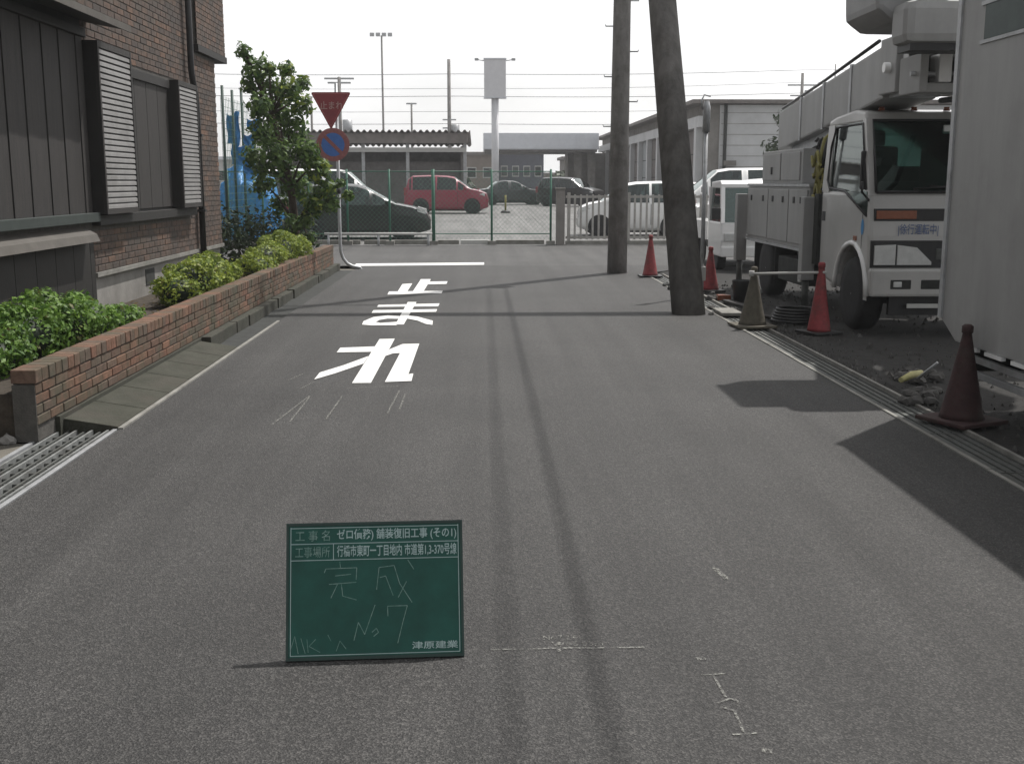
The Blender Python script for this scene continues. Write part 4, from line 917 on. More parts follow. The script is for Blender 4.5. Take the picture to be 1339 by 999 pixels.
b = MB(); b.box(3.75, 3.9, 2.6, 7.8, .36, .48); b.box(4.8, 4.95, 2.6, 7.8, .36, .48); b.box(BX + .1, 5.3, 7.55, 7.7, .3, .45); b.box(BX + .1, 5.3, 4.6, 4.7, .3, .5); b.build('chassis', M_black, bt)
for x, s_ in ((BX + .22, -1), (5.25, 1)):
    for y in (3.1, 6.0): wheel(bt, (x, y, .34), .34, .22, 'x', M_rim, s_)
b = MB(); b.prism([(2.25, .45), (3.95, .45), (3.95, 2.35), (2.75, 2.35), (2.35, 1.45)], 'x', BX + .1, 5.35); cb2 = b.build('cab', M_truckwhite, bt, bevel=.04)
b = MB(); b.slab((BX + .2, 2.37, 1.50), (5.25, 2.37, 1.50), (5.25, 2.72, 2.25), (BX + .2, 2.72, 2.25), .012); b.build('windshield', 'glass_dark', cb2)
b = MB(); b.prism([(2.75, 1.5), (3.7, 1.5), (3.7, 2.2), (2.95, 2.2)], 'x', BX + .09, BX + .12); b.build('side_window', 'glass_dark', cb2)

# ------------------------------------------------------------------ cars
STY = {
 'kei':  dict(top=[(0, .50), (.012, .62), (.045, .90), (.10, .985), (.30, 1), (.50, .985), (.60, .95), (.80, .64), (.90, .60), (.975, .53), (1, .36)], belt=.61, glassx=(.06, .74), pil=[.09, .38, .64]),
 'hatch': dict(top=[(0, .46), (.015, .62), (.09, .90), (.16, .98), (.34, 1), (.50, .975), (.56, .93), (.765, .64), (.88, .58), (.97, .50), (1, .34)], belt=.61, glassx=(.09, .72), pil=[.14, .39, .60]),
 'sedan': dict(top=[(0, .46), (.02, .62), (.17, .67), (.30, .95), (.40, 1), (.52, .985), (.58, .94), (.74, .66), (.90, .60), (.975, .5), (1, .34)], belt=.63, glassx=(.2, .70), pil=[.27, .46, .64]),
 'van':  dict(top=[(0, .40), (.01, .60), (.03, .92), (.07, .985), (.30, 1), (.62, .99), (.70, .96), (.87, .62), (.93, .56), (.985, .46), (1, .3)], belt=.56, glassx=(.04, .82), pil=[.07, .30, .52, .76]),
}
def car(name, label, loc, rotz, L, W, Hh, paintm, style, group='parked cars', glass='glass_dark', rimm=M_rim):
    s = STY[style]; root = thing(name, label, 'car', (0, 0, 0), group)
    zb = .17; N = 49; ts = sorted(set([i / (N - 1) for i in range(N)] + [q[0] for q in s['top']]))
    ring = []; info = []
    for t in ts:
        zt = Hh * float(np.interp(t, [q[0] for q in s['top']], [q[1] for q in s['top']])); e = max(0, (abs(t - .5) - .36) / .14)
        hw = W / 2 * (1 - .13 * e * e); belt = min(s['belt'] * Hh, zt - .035); cab_ = zt - belt
        wr = hw * .985 - .32 * max(0, cab_ - .05); lo = zb + (.10 * e * e)
        y = (t - .5) * L
        ring.append([(hw - .07, lo), (hw - .012, lo + .10), (hw, (lo + belt) / 2), (hw * .985, belt - .01), (hw * .98, belt + .012 if cab_ > .06 else belt), (wr + .01, zt - .05 if cab_ > .12 else zt - .02), (max(.05, wr - .09), zt - .008), (wr * .45, zt + .015), (0, zt + .02)])
        info.append((t, y, zt, belt, cab_))
    n = len(ring[0]); m = 2 * n - 1; V = []
    for i, r_ in enumerate(ring):
        for k in range(n): V.append((-r_[k][0], info[i][1], r_[k][1]))
        for k in range(n - 2, -1, -1): V.append((r_[k][0], info[i][1], r_[k][1]))
    body = MB(); gl = {}; bf = []
    for i in range(len(ts) - 1):
        t = (ts[i] + ts[i + 1]) / 2; c_ = min(info[i][4], info[i + 1][4]); sl_ = (info[i + 1][2] - info[i][2]) / ((ts[i + 1] - ts[i]) * L)
        for k in range(m - 1):
            kk = k if k < n - 1 else m - 2 - k; f = (i * m + k, i * m + k + 1, (i + 1) * m + k + 1, (i + 1) * m + k); key = None
            if kk == 4 and c_ > .17 and s['glassx'][0] < t < s['glassx'][1] and all(abs(t - p) > .013 for p in s['pil']): key = ('side', k < n, sum(t > p for p in s['pil']))
            if kk >= 6 and abs(sl_) > .38 and info[i][2] > s['belt'] * Hh and info[i + 1][2] > s['belt'] * Hh and (info[i][4] > .06 or info[i + 1][4] > .06): key = ('ws', sl_ < 0, 0)
            (bf if key is None else gl.setdefault(key, [])).append(f)
    bf.append(tuple(range(m))); bf.append(tuple((len(ts) - 1) * m + k for k in range(m - 1, -1, -1)))
    bf += [((i) * m, (i + 1) * m, (i + 1) * m + m - 1, i * m + m - 1) for i in range(len(ts) - 1)]
    body.add(V, bf, True); bo_ = body.build('body', paintm, root)
    for key, fl in gl.items():
        g_ = MB(); g_.add(V, fl, True); o = g_.build('side_window' if key[0] == 'side' else ('windshield' if key[1] else 'rear_window'), glass, root)
        bm = bmesh.new(); bm.from_mesh(o.data); bmesh.ops.delete(bm, geom=[q for q in bm.verts if not q.link_faces], context='VERTS'); bm.to_mesh(o.data); bm.free()
    # dark cabin filling so that the panes have depth behind them
    zi = s['belt'] * Hh; b = MB(); b.hexa([(-W * .40, -L * .36, .4), (W * .40, -L * .36, .4), (W * .40, L * .2, .4), (-W * .40, L * .2, .4), (-W * .38, -L * .30, zi + .02), (W * .38, -L * .30, zi + .02), (W * .38, L * .14, zi + .02), (-W * .38, L * .14, zi + .02)])
    for yy in (-.16 * L, .06 * L):
        for xx in (-W * .22, W * .22): b.box(xx - .2, xx + .2, yy - .06, yy + .06, zi, zi + .28, .04)
    b.build('seats', M_seat, root)
    rw = .285 if L < 3.6 else .31
    for yy in (-.30 * L, .315 * L):
        for sx in (-1, 1):
            c_ = (sx * (W / 2 - .085), yy, rw); q = MB(); q.lathe([(rw + .055, -.02), (rw + .055, .0)], (sx * (W / 2 - .004) + .01, yy, rw + .01), 24, 'x'); q.build('wheel_arch', M_black, root)
            wheel(root, (sx * (W / 2 - .07), yy, rw), rw, .17, 'x', rimm, sx)
    yfr = L / 2
    for sx in (-1, 1):
        b = MB(); b.slab((sx * W * .46, yfr - .36, Hh * .50), (sx * W * .445, yfr - .13, Hh * .45), (sx * W * .435, yfr - .14, Hh * .52), (sx * W * .45, yfr - .38, Hh * .57), sx * .05); b.build('headlight', M_lamp, root)
        b = MB(); b.box(sx * W * .44 - .04, sx * W * .44 + .04, -L / 2 - .01, -L / 2 + .12, Hh * .46, Hh * .68, .02); b.build('tail_light', M_signred, root)
        b = MB(); b.box(sx * (W / 2 + .05) - .07, sx * (W / 2 + .05) + .07, (s['glassx'][1] - .53) * L, (s['glassx'][1] - .5) * L + .02, zi + .01, zi + .14, .025); b.build('mirror', paintm, root)
        b = MB()
        for p in s['pil'][1:]: b.box(sx * W / 2 - .006, sx * W / 2 + .0015, (p - .5) * L - .006, (p - .5) * L + .006, .34, zi - .03)
        b.build('door_gap', M_black, root)
        b = MB()
        for p in s['pil'][1:-1]: b.box(sx * W / 2 - .01, sx * W / 2 + .022, (p - .46) * L, (p - .46) * L + .16, zi - .12, zi - .09, .008)
        b.build('door_handle', paintm, root)
    b = MB(); b.box(-W * .33, W * .33, yfr - .10, yfr - .0, .30, Hh * .33, .02); b.build('grille', M_black, root)
    b = MB(); b.box(-.165, .165, yfr - .01, yfr + .01, .33, .46); b.build('number_plate', M_farlt, root)
    b = MB(); b.box(-W * .42, W * .42, -L * .42, L * .42, .12, .30); b.build('underbody', M_black, root)
    root.location = loc; root.rotation_euler = (0, 0, rotz); return root
E_ = -math.pi / 2          # front pointing to +X
def at(px, Y): return AY(px, 250, Y).x
car('parked_car', 'black hatchback parked nose to the right behind the green mesh fence', ((at(563, 31.5)) - 2.02, 31.8, lotz(31.8)), E_ + .03, 4.0, 1.68, 1.53, M_carblack, 'hatch')
car('parked_car', 'white minivan partly hidden behind the black hatchback', (at(508, 36) - 2.15, 36.5, lotz(36)), E_, 4.4, 1.72, 1.95, M_carwhite, 'van')
car('parked_car', 'red compact car parked in front of the corrugated roof shed', (at(584, 50), 50.8, lotz(50.8)), E_ - .05, 3.72, 1.65, 1.68, M_carred, 'kei')
car('parked_car', 'dark sedan far across the car park under the blue-grey canopy', (at(668, 66), 67, lotz(67)), E_ + .15, 4.2, 1.7, 1.42, M_cardark, 'sedan')
car('parked_car', 'black estate car by the far end of the long garage building', (at(748, 62), 63, lotz(63)), E_ - .5, 3.6, 1.7, 1.6, M_carblack, 'kei')
car('parked_car', 'white compact wagon behind the pale bar fence', (at(757, 32.5) + 1.72, 33.2, lotz(33)), math.pi / 2 - .04, 3.42, 1.48, 1.58, M_carwhite, 'kei')
car('parked_car', 'white hatchback behind the bar fence partly hidden by the leaning strut', (at(868, 38) + 1.2, 39, lotz(39)), E_, 3.9, 1.68, 1.55, M_carwhite, 'hatch')
car('parked_car', 'white minivan with tall roof behind the small white pickup', (at(903, 32) + 2.1, 34.6, lotz(34)), -E_, 4.6, 1.7, 1.98, M_carwhite, 'van')
car('parked_car', 'white hatchback between the tall minivan and the small white pickup', (at(906, 27.5) + 1.95, 29.9, lotz(30)), -E_, 3.8, 1.66, 1.68, M_carwhite, 'hatch')

# small white pickup facing the lane
kt = thing('pickup_truck', 'small white flatbed pickup parked behind the bucket truck', 'truck', (5.0, 21.6, 0))
kx0, kx1, ky = 4.28, 5.72, 20.05
b = MB(); b.prism([(ky + .05, .28), (ky + 1.15, .28), (ky + 1.2, .95), (ky + .03, .95), (ky - .01, .6)], 'x', kx0, kx1); kc = b.build('cab_body', M_carwhite, kt, bevel=.03)
b = MB(); b.prism([(ky + .32, 1.60), (ky + 1.2, 1.60), (ky + 1.2, 1.72), (ky + .45, 1.75), (ky + .33, 1.68)], 'x', kx0 + .05, kx1 - .05); b.build('roof', M_carwhite, kc, bevel=.02)
for xa, s_ in ((kx0, 1), (kx1, -1)):
    b = MB(); b.hexa([(xa, ky + .02, .93), (xa + s_ * .07, ky + .02, .93), (xa + s_ * .07, ky + .10, .93), (xa, ky + .10, .93), (xa + s_ * .05, ky + .33, 1.64), (xa + s_ * .12, ky + .33, 1.64), (xa + s_ * .12, ky + .42, 1.64), (xa + s_ * .05, ky + .42, 1.64)]); b.build('front_pillar', M_carwhite, kc)
    b = MB(); b.box(min(xa, xa + s_ * .07), max(xa, xa + s_ * .07), ky + 1.08, ky + 1.2, .93, 1.62); b.build('rear_pillar', M_carwhite, kc)
    b = MB(); b.slab((xa + s_ * .02, ky + .1, .95), (xa + s_ * .02, ky + 1.08, .95), (xa + s_ * .06, ky + 1.08, 1.6), (xa + s_ * .06, ky + .4, 1.6), -s_ * .006); b.build('side_window', 'glass_dark', kc)
    b = MB(); b.box(xa - s_ * .16 if s_ > 0 else xa, xa if s_ > 0 else xa + .16, ky + .08, ky + .13, 1.0, 1.22, .01); b.build('mirror', M_black, kc)
b = MB(); b.box(kx0 + .07, kx1 - .07, ky + 1.16, ky + 1.2, .93, 1.62); b.build('rear_wall', M_seat, kc)
b = MB(); b.slab((kx0 + .07, ky + .03, .95), (kx1 - .07, ky + .03, .95), (kx1 - .12, ky + .34, 1.62), (kx0 + .12, ky + .34, 1.62), .006); b.build('windshield', 'glass', kc)
b = MB(); b.box(kx0 + .15, kx1 - .15, ky + .85, ky + 1.0, .8, 1.4, .04); b.build('seat', M_seat, kc); b = MB(); b.box(kx0 + .06, kx1 - .06, ky + .12, ky + .35, .85, 1.0, .02); b.build('dashboard', M_seat, kc)
for sx in (kx0 + .05, kx1 - .3): b = MB(); b.box(sx, sx + .25, ky - .025, ky + .05, .58, .74, .02); b.build('headlight', M_lamp, kc)
b = MB(); b.box(kx0 + .3, kx1 - .3, ky - .02, ky + .03, .62, .70, .004); b.build('grille', M_black, kc); b = MB(); b.box(kx0 + .01, kx1 - .01, ky - .04, ky + .06, .28, .48, .02); b.build('bumper', M_carwhite, kc)
b = MB(); b.box(kx0, kx1, ky + 1.24, ky + 3.3, .55, .62); bed = b.build('flatbed', M_carwhite, kt)
for a_ in ((kx0, kx0 + .03, ky + 1.24, ky + 3.3), (kx1 - .03, kx1, ky + 1.24, ky + 3.3), (kx0 + .03, kx1 - .03, ky + 3.27, ky + 3.3)): b = MB(); b.box(*a_, .62, .92); b.build('side_board', M_carwhite, bed)
b = MB(); b.box(kx0 + .3, kx1 - .3, ky + .1, ky + 3.2, .32, .5); b.build('chassis', M_black, kt)
for x, s_ in ((kx0 + .1, -1), (kx1 - .1, 1)):
    for y in (ky + .55, ky + 2.4): wheel(kt, (x, y, .26), .26, .15, 'x', M_rim, s_)

kt.scale = (1, 1, .93)
# ------------------------------------------------------------------ fences across the street
FY = 28.9
gf_ = thing('green_mesh_fence', 'green steel mesh fence with posts along the car park', 'fence', (-2, FY, 0))
fx = [AY(p, 300, FY).x for p in (255, 300, 345, 405, 455, 510, 567, 643, 720)]
for i, x in enumerate(fx):
    r_ = .045 if i == 6 else .028
    b = MB(); b.tube([(x, FY, -.1), (x, FY, 1.92 if i > 3 else 1.9)], r_, 10); b.build('post', M_green, gf_)
    b = MB(); b.box(x - .11, x + .11, FY - .1, FY + .1, -.05, .10, .01); b.build('post_footing', M_conc, gf_)
for z in (1.86, .28):
    b = MB(); b.tube([(fx[0], FY, z), (fx[-1], FY, z)], .015, 6); b.build('rail', M_green, gf_)
b = MB(); step = .12; xa, xb, z0, z1 = fx[0], fx[-1], .14, 1.86; hgt = z1 - z0
k = xa - hgt
while k < xb:
    for sgn in (1, -1):
        a_ = (k, z0) if sgn > 0 else (k, z1); e_ = (k + hgt, z1) if sgn > 0 else (k + hgt, z0)
        t0 = max(0, (xa - k) / hgt); t1 = min(1, (xb - k) / hgt)
        if t1 > t0:
            p = (a_[0] + hgt * t0, FY, a_[1] + (e_[1] - a_[1]) * t0); q = (a_[0] + hgt * t1, FY, a_[1] + (e_[1] - a_[1]) * t1); b.tube([p, q], .0026, 3, False)
    k += step
stuff(b.build('wire_mesh', M_green, gf_))
kbs = [(285, 400), (405, 470), (475, 560), (572, 600), (602, 640), (648, 712)]
for i, (p, q) in enumerate(kbs):
    b = MB(); b.box(AY(p, 300, FY).x, AY(q, 300, FY).x, FY + .12, FY + .27, -.02, .11, .012)
    tag(b.build('kerb_block', M_farlt if i in (4,) else M_conc), 'pale concrete kerb block at the foot of the green mesh fence' if i != 4 else 'whitest kerb block beside the fence post before the red car', 'kerb', 'kerb blocks at the fence foot')
gr = thing('pipe_guardrail', 'low white pipe guardrail before the black hatchback', 'guardrail', (AY(485, 300, 28.5).x, 28.5, 0))
xa, xb = AY(424, 300, 28.5).x, AY(565, 300, 28.5).x
b = MB(); b.tube([(xa, 28.5, .30), (xb, 28.5, .30)], .035, 10); b.build('rail', M_farlt, gr)
for x in (xa + .1, (xa + xb) / 2, xb - .1): b = MB(); b.tube([(x, 28.5, -.1), (x, 28.5, .28)], .03, 8); b.build('post', M_galv, gr)
# gate post and pale bar fence
b = MB(); gx0, gx1 = AY(727, 300, FY).x, AY(738, 300, FY).x
gp = thing('gate_post', 'square grey-brown concrete gate post between green fence and bar fence', 'post', ((gx0 + gx1) / 2, FY, 0))
b.box(gx0, gx1, FY - .12, FY + .12, -.1, 1.40, .012); b.build('shaft', M_wareold, gp); b = MB(); b.box(gx0 - .02, gx1 + .02, FY - .14, FY + .14, 1.40, 1.45, .01); b.build('cap', M_conc, gp)
bf_ = thing('bar_fence', 'pale vertical bar fence on a low kerb before the white wagon', 'fence', (5, FY, 0))
M_barf = mat('bar_fence_paint', (.40, .385, .36), .6, .15, 10, dirt=.3)
bx0, bx1 = gx1 + .03, 9.5
for z in (.18, 1.22): b = MB(); b.box(bx0, bx1, FY - .02, FY + .02, z - .03, z + .03); b.build('rail', M_barf, bf_)
x = bx0 + .08; k = 0
while x < bx1:
    b = MB(); wd_ = .026 if k % 10 else .04; b.box(x - wd_, x + wd_, FY - .035 if k % 10 == 0 else FY - .034, FY - .021 if k % 10 else FY + .03, .13 if k % 10 else -.05, 1.28 if k % 10 else 1.33)
    b.build('bar' if k % 10 else 'post', M_barf, bf_); x += .155; k += 1
b = MB(); b.box(bx0, bx1, FY - .07, FY + .07, -.05, .10, .01); b.build('kerb', M_conc, bf_)
# blue tarp heap and hanging sheet, tall net fence by the house corner
tpx = AY(325, 250, 31.0).x
bm = bmesh.new(); bmesh.ops.create_grid(bm, x_segments=44, y_segments=36, size=1)
for q in bm.verts:
    u, v = q.co.x, q.co.y; e = max(abs(u), abs(v)); top = 1.25 + (.35 if u < -.1 else .0) + (.35 if v > .2 else 0) + .25 * math.sin(3.1 * u + 1.3)
    z = top * (1 - max(0, (e - .62) / .38) ** .7) + .09 * abs(math.sin(9 * u + 4 * v)) * (1 - e * .6) + .07 * abs(math.cos(13 * v - 5 * u))
    fold = .05 * math.sin(16 * (u if abs(v) > abs(u) else v)) * max(0, e - .5) * 2
    q.co = Vector((tpx + u * (1.05 + fold), 31 + v * (.9 + fold), max(.03, z)))
mb_ = MB(); mb_.bm(bm, True); tag(mb_.build('tarp_heap', M_tarp), 'heap covered with crumpled blue tarpaulin behind the tree', 'tarpaulin')
nf = thing('net_fence', 'tall dark green net fence with blue sheet past the house corner', 'fence', (AY(300, 300, 27).x, 27, 0))
for px, tp_ in ((290, 112), (303, 118), (315, 116)):
    p = AY(px, tp_, 27 + (px - 290) * .1); b = MB(); b.tube([(p.x, p.y, -.1), (p.x, p.y, p.z)], .035, 8); b.build('post', mat('net_post', (.02, .05, .04), .6), nf)
b = MB()
for (cx_, cy_, wpx, hpx, dy) in ((332, 162, 18, 14, 0), (326, 182, 15, 14, .15), (332, 221, 26, 12, .1), (318, 202, 30, 26, .3), (305, 168, 16, 40, .2)):
    c_ = AY(cx_, cy_, 28.3 + dy); wx, hz = wpx * 28.3 / F / 2, hpx * 28.3 / F / 2; nu, nv = 8, 6; vs = []
    for j in range(nv + 1):
        for i in range(nu + 1): u, v = i / nu * 2 - 1, j / nv * 2 - 1; vs.append((c_.x + u * wx, c_.y + .06 * math.sin(6 * u + 4 * v + cx_), c_.z + v * hz * (1 + .15 * math.sin(3 * u)) - .05 * (1 - u * u)))
    b.add(vs, [(j * (nu + 1) + i, j * (nu + 1) + i + 1, (j + 1) * (nu + 1) + i + 1, (j + 1) * (nu + 1) + i) for j in range(nv) for i in range(nu)], True)
b.build('blue_sheet', M_tarp, nf)
b = MB(); pa, pb_ = AY(288, 125, 27), AY(335, 128, 31)
for i in range(26):
    t_ = i / 25; p = pa.lerp(pb_, t_); b.tube([(p.x, p.y, .2), (p.x, p.y, 3.6)], .006, 3, False)
for i in range(20): z = .3 + i * .17; b.tube([(pa.x, pa.y, z), (pb_.x, pb_.y, z)], .006, 3, False)
stuff(b.build('netting', M_green, nf))

# ------------------------------------------------------------------ background buildings
SHY = 57.0
sh = thing('roofed_shed', 'long grey-brown bicycle shed with corrugated roof behind the red car', 'shed', (-6, SHY + 2, .25))
sx0, sx1 = AY(330, 180, SHY).x, AY(615, 180, SHY).x
zr = AY(500, 172, SHY).z; zf = AY(500, 188, SHY).z
b = MB(); nn = 140; vs = []
for i in range(nn + 1):
    x = sx0 + (sx1 - sx0) * i / nn; dz = .05 * (1 if (i % 4) < 2 else -1); vs += [(x, SHY - .6, zr + dz), (x, SHY + 5.5, zr - .5 + dz), (x, SHY + 5.5, zr - .54 + dz), (x, SHY - .6, zr - .04 + dz)]
b.add(vs, [f for i in range(nn) for f in ((4 * i, 4 * i + 4, 4 * i + 5, 4 * i + 1), (4 * i + 3, 4 * i + 2, 4 * i + 6, 4 * i + 7), (4 * i, 4 * i + 3, 4 * i + 7, 4 * i + 4))]); b.build('corrugated_roof', M_shed, sh)
b = MB(); b.box(sx0 + .1, sx1 - .1, SHY - .45, SHY - .3, zf, zr - .1); b.build('fascia', M_shed, sh)
b = MB(); b.box(sx0 + .1, sx1 - .2, SHY - .2, SHY - .1, zf - .42, zf - .2); b.build('light_rail', M_farlt, sh)
b = MB(); b.box(sx0 + .1, sx1 - .3, SHY + 5.0, SHY + 5.2, .25, zr - .7); b.build('back_wall', M_shedwall, sh); b = MB(); b.box(sx1 - .5, sx1 - .35, SHY + .2, SHY + 5.0, .25, zr - .72); b.build('side_wall', M_shedwall, sh)
for px in (345, 405, 475, 533, 608):
    x = AY(px, 200, SHY).x; b = MB(); b.box(x - .08, x + .08, SHY - .08, SHY + .08, .2, zf); b.build('post', M_galv, sh)
b = MB(); b.box(sx0 + .2, sx1 - .6, SHY + 1.0, SHY + 1.1, .25, 2.6); b.build('screen_panel', M_shedwall, sh)
# canopy building
CYY = 76.0
cn = thing('canopy_building', 'flat blue-grey canopy on columns beyond the car park', 'canopy', (AY(705, 200, CYY).x, CYY + 4, .25))
x0, x1 = AY(632, 200, CYY).x, AY(783, 200, CYY).x; z0, z1 = AY(700, 196, CYY).z, AY(700, 174, CYY).z
b = MB(); b.box(x0, x1, CYY, CYY + 7, z0, z1, .04); cf = b.build('canopy_fascia', M_canopy, cn)
k = 0; x = x0
while x < x1 - .6:
    b = MB(); b.box(x + .01, min(x + 1.24, x1) - .01, CYY - .03, CYY - .002, z0 + .06, z1 - .02); b.build('fascia_panel', M_canopy, cf); x += 1.25
b = MB(); b.box(x0 + .1, x1 - .1, CYY + .1, CYY + 6.9, z0 - .15, z0 - .002); b.build('soffit', M_shedwall, cn)
for px in (758, 776):
    x = AY(px, 200, CYY).x; b = MB(); b.box(x - .25, x + .25, CYY + 1.2, CYY + 1.7, .2, z0 - .1); b.build('column', M_wareold, cn)
b = MB(); xx = AY(747, 200, CYY).x; b.box(xx, x1 + 1.6, CYY + 3, CYY + 6, .2, z0 - .15); b.build('office_wall', M_wareold, cn)
# sign tower
tw = thing('sign_tower', 'tall pole sign with blank pale grey box above the canopy', 'sign', (AY(645, 200, 72).x, 72, .25))
xa, xb = AY(633, 100, 72).x, AY(661.5, 100, 72).x; za, zb_ = AY(645, 128, 72).z, AY(645, 78, 72).z
b = MB(); b.box(xa, xb, 71.7, 72.5, za, zb_, .04); sgb = b.build('sign_box', M_signgrey, tw)
b = MB(); b.box(xa - .03, xb + .03, 71.66, 72.54, za - .05, za + .02); b.box(xa - .03, xb + .03, 71.66, 72.54, zb_ - .02, zb_ + .05); b.build('frame', M_canopy, sgb)
b = MB(); xm = (xa + xb) / 2; b.tube([(xm, 72.1, .2), (xm, 72.1, za)], .23, 14); b.build('pole', M_signgrey, tw)
for s_ in (-1, 1): b = MB(); b.tube([(xm + s_ * .7, 71.9, zb_ - .1), (xm + s_ * 1.15, 71.6, zb_ - .05)], .03, 6); b.box(xm + s_ * 1.15 - .12, xm + s_ * 1.15 + .12, 71.5, 71.7, zb_ - .12, zb_ + .02); b.build('floodlight', M_galv, tw)
# garage row
GX, GYN, GYF_ = 8.85, 45.0, 84.0
zt_ = AY(920, 131, GYN).z
ga = thing('garage_building', 'long grey garage building with row of doors and plain metal end wall', 'building', (13, 64, .2))
b = MB(); b.box(GX, 22, GYN, GYF_, 0, zt_ - .15); b.build('wall', M_wareold, ga)
b = MB(); b.box(GX + .55, 21.8, GYN - .08, GYN - .01, .1, zt_ - .2); ew = b.build('end_wall', M_ware, ga)
for i in range(11):
    z = .5 + i * .42
    if z < zt_ - .3: b = MB(); b.box(GX + .6, 21.7, GYN - .088, GYN - .081, z, z + .018); b.build('sheet_joint', M_wareold, ew)
b = MB(); b.box(GX - .6, 22.3, GYN - .35, GYF_ + .4, zt_ - .15, zt_); b.build('roof', M_shed, ga)
b = MB(); b.tube([(GX + .75, GYN - .2, zt_ - .15), (GX + .75, GYN - .2, .1)], .07, 8); b.build('downpipe', M_dark, ga)
b = MB(); b.box(GX - .30, GX - .01, GYN - .02, GYF_, zt_ - 1.05, zt_ - .62); b.build('lintel', M_ware, ga)
y = GYN + .4; k = 0
while y < GYF_ - 3:
    b = MB(); b.box(GX - .30, GX - .012, y, y + .45, .05, zt_ - 1.05); b.build('pillar', M_ware, ga)
    b = MB(); b.box(GX - .06, GX - .014, y + .47, y + 3.3, .05, zt_ - 1.07); d_ = b.build('door', M_doorlt if k % 3 == 1 else M_door, ga)
    for j in range(3): q = MB(); q.box(GX - .07, GX - .061, y + .5, y + 3.27, .9 + j * .9, .94 + j * .9); q.build('door_rib', M_dark, d_)
    y += 3.35; k += 1
b = MB(); c_ = AY(945, 212, GYN - .1); b.box(c_.x, c_.x + .5, GYN - .30, GYN - .09, c_.z - .15, c_.z + .05); b.build('meter_box', M_wareold, ga)
# far dark and pale buildings
def simple_building(name, label, px0, px1, ptop, Y, m, depth=8, wins=0, wm=M_farlt, grp=None):
    x0, x1, zt = AY(px0, 200, Y).x, AY(px1, 200, Y).x, AY((px0 + px1) / 2, ptop, Y).z
    t = thing(name, label, 'building', ((x0 + x1) / 2, Y + depth / 2, .3), grp); b = MB(); b.box(x0, x1, Y, Y + depth, 0, zt - .25); b.build('wall', m, t)
    b = MB(); b.box(x0 - .25, x1 + .25, Y - .3, Y + depth + .2, zt - .25, zt); b.build('roof', M_shed if m is not M_farlt else M_canopy, t)
    for i in range(wins):
        xx = x0 + (x1 - x0) * (i + .5) / wins; ww = (x1 - x0) / wins * .3; b = MB(); b.box(xx - ww, xx + ww, Y - .05, Y - .004, zt * .45, zt * .68); f_ = b.build('window', wm, t); q = MB(); q.box(xx - ww * .85, xx + ww * .85, Y - .06, Y - .052, zt * .47, zt * .66); q.build('pane', 'glass_dark', f_)
    return t
simple_building('far_building', 'dark navy low building seen under the canopy', 652, 711, 197, 112, M_far, 10, 4)
simple_building('far_building', 'pale brown low building between the shed and the sign tower', 606, 648, 199, 104, M_farbr, 9, 2)
simple_building('far_building', 'small dark roofed hut right of the navy building under the canopy', 738, 762, 205, 100, M_wareold, 6, 1)
simple_building('far_building', 'long pale building far behind the shed and fence at left', 120, 330, 205, 95, M_farlt, 10, 8)
simple_building('far_building', 'distant grey warehouse behind the garage building', 1060, 1500, 180, 110, M_ware, 15, 8)
simple_building('far_building', 'distant low roofs between shed and canopy', 560, 800, 226, 150, M_farbr, 10, 9)
# small tree beside the end wall
tc_ = AY(1030, 175, 41); t = thing('small_tree', 'small dark tree against the metal end wall of the garage', 'tree', (tc_.x, 41, lotz(41)))
b = MB(); b.tube([(tc_.x, 41, 0), (tc_.x + .05, 41, 1.6), (tc_.x, 41, tc_.z)], [.12, .09, .03], 8); b.build('trunk', M_bark, t)
c, n = blob_points([(tc_.x, 41, tc_.z, .5, .5, .5), (tc_.x - .35, 41, tc_.z - .5, .6, .6, .35), (tc_.x + .4, 41.1, tc_.z - .7, .6, .6, .5), (tc_.x - .2, 41, tc_.z + .5, .35, .35, .3), (tc_.x + .1, 41, tc_.z - 1.4, .8, .7, .6)], 900, .2); leaf_mesh('crown', c, n, .1, 'leaf_dark', t, .35)
# distant hedge line
for px, Y, r_ in ((590, 90, 1.6), (735, 92, 1.5), (745, 95, 1.9)):
    p = AY(px, 238, Y); t = thing('far_bush', 'dark rounded bush far across the car park', 'bush', (p.x, Y, .3), 'far bushes'); b = MB(); b.tube([(p.x, Y, .2), (p.x, Y, 1)], .1, 6); b.build('stem', M_bark, t); c, n = blob_points([(p.x, Y, 1.3, r_, r_, 1.2), (p.x + r_ * .6, Y, 1.0, r_ * .7, r_, .9)], 260, .3); leaf_mesh('foliage', c, n, .2, 'leaf_dark', t)
# marker post in the lot
mk = AY(661, 273, 51); t = thing('marker_post', 'thin yellow marker post with dark base standing in the car park', 'post', (mk.x, 51, lotz(51)))
b = MB(); b.tube([(mk.x, 51, .2), (mk.x, 51, 1.0)], .045, 8); b.build('stick', M_yellow, t); b = MB(); b.lathe([(.22, 0), (.2, .08), (.07, .12)], (mk.x, 51, lotz(51)), 14); b.build('base', M_black, t)

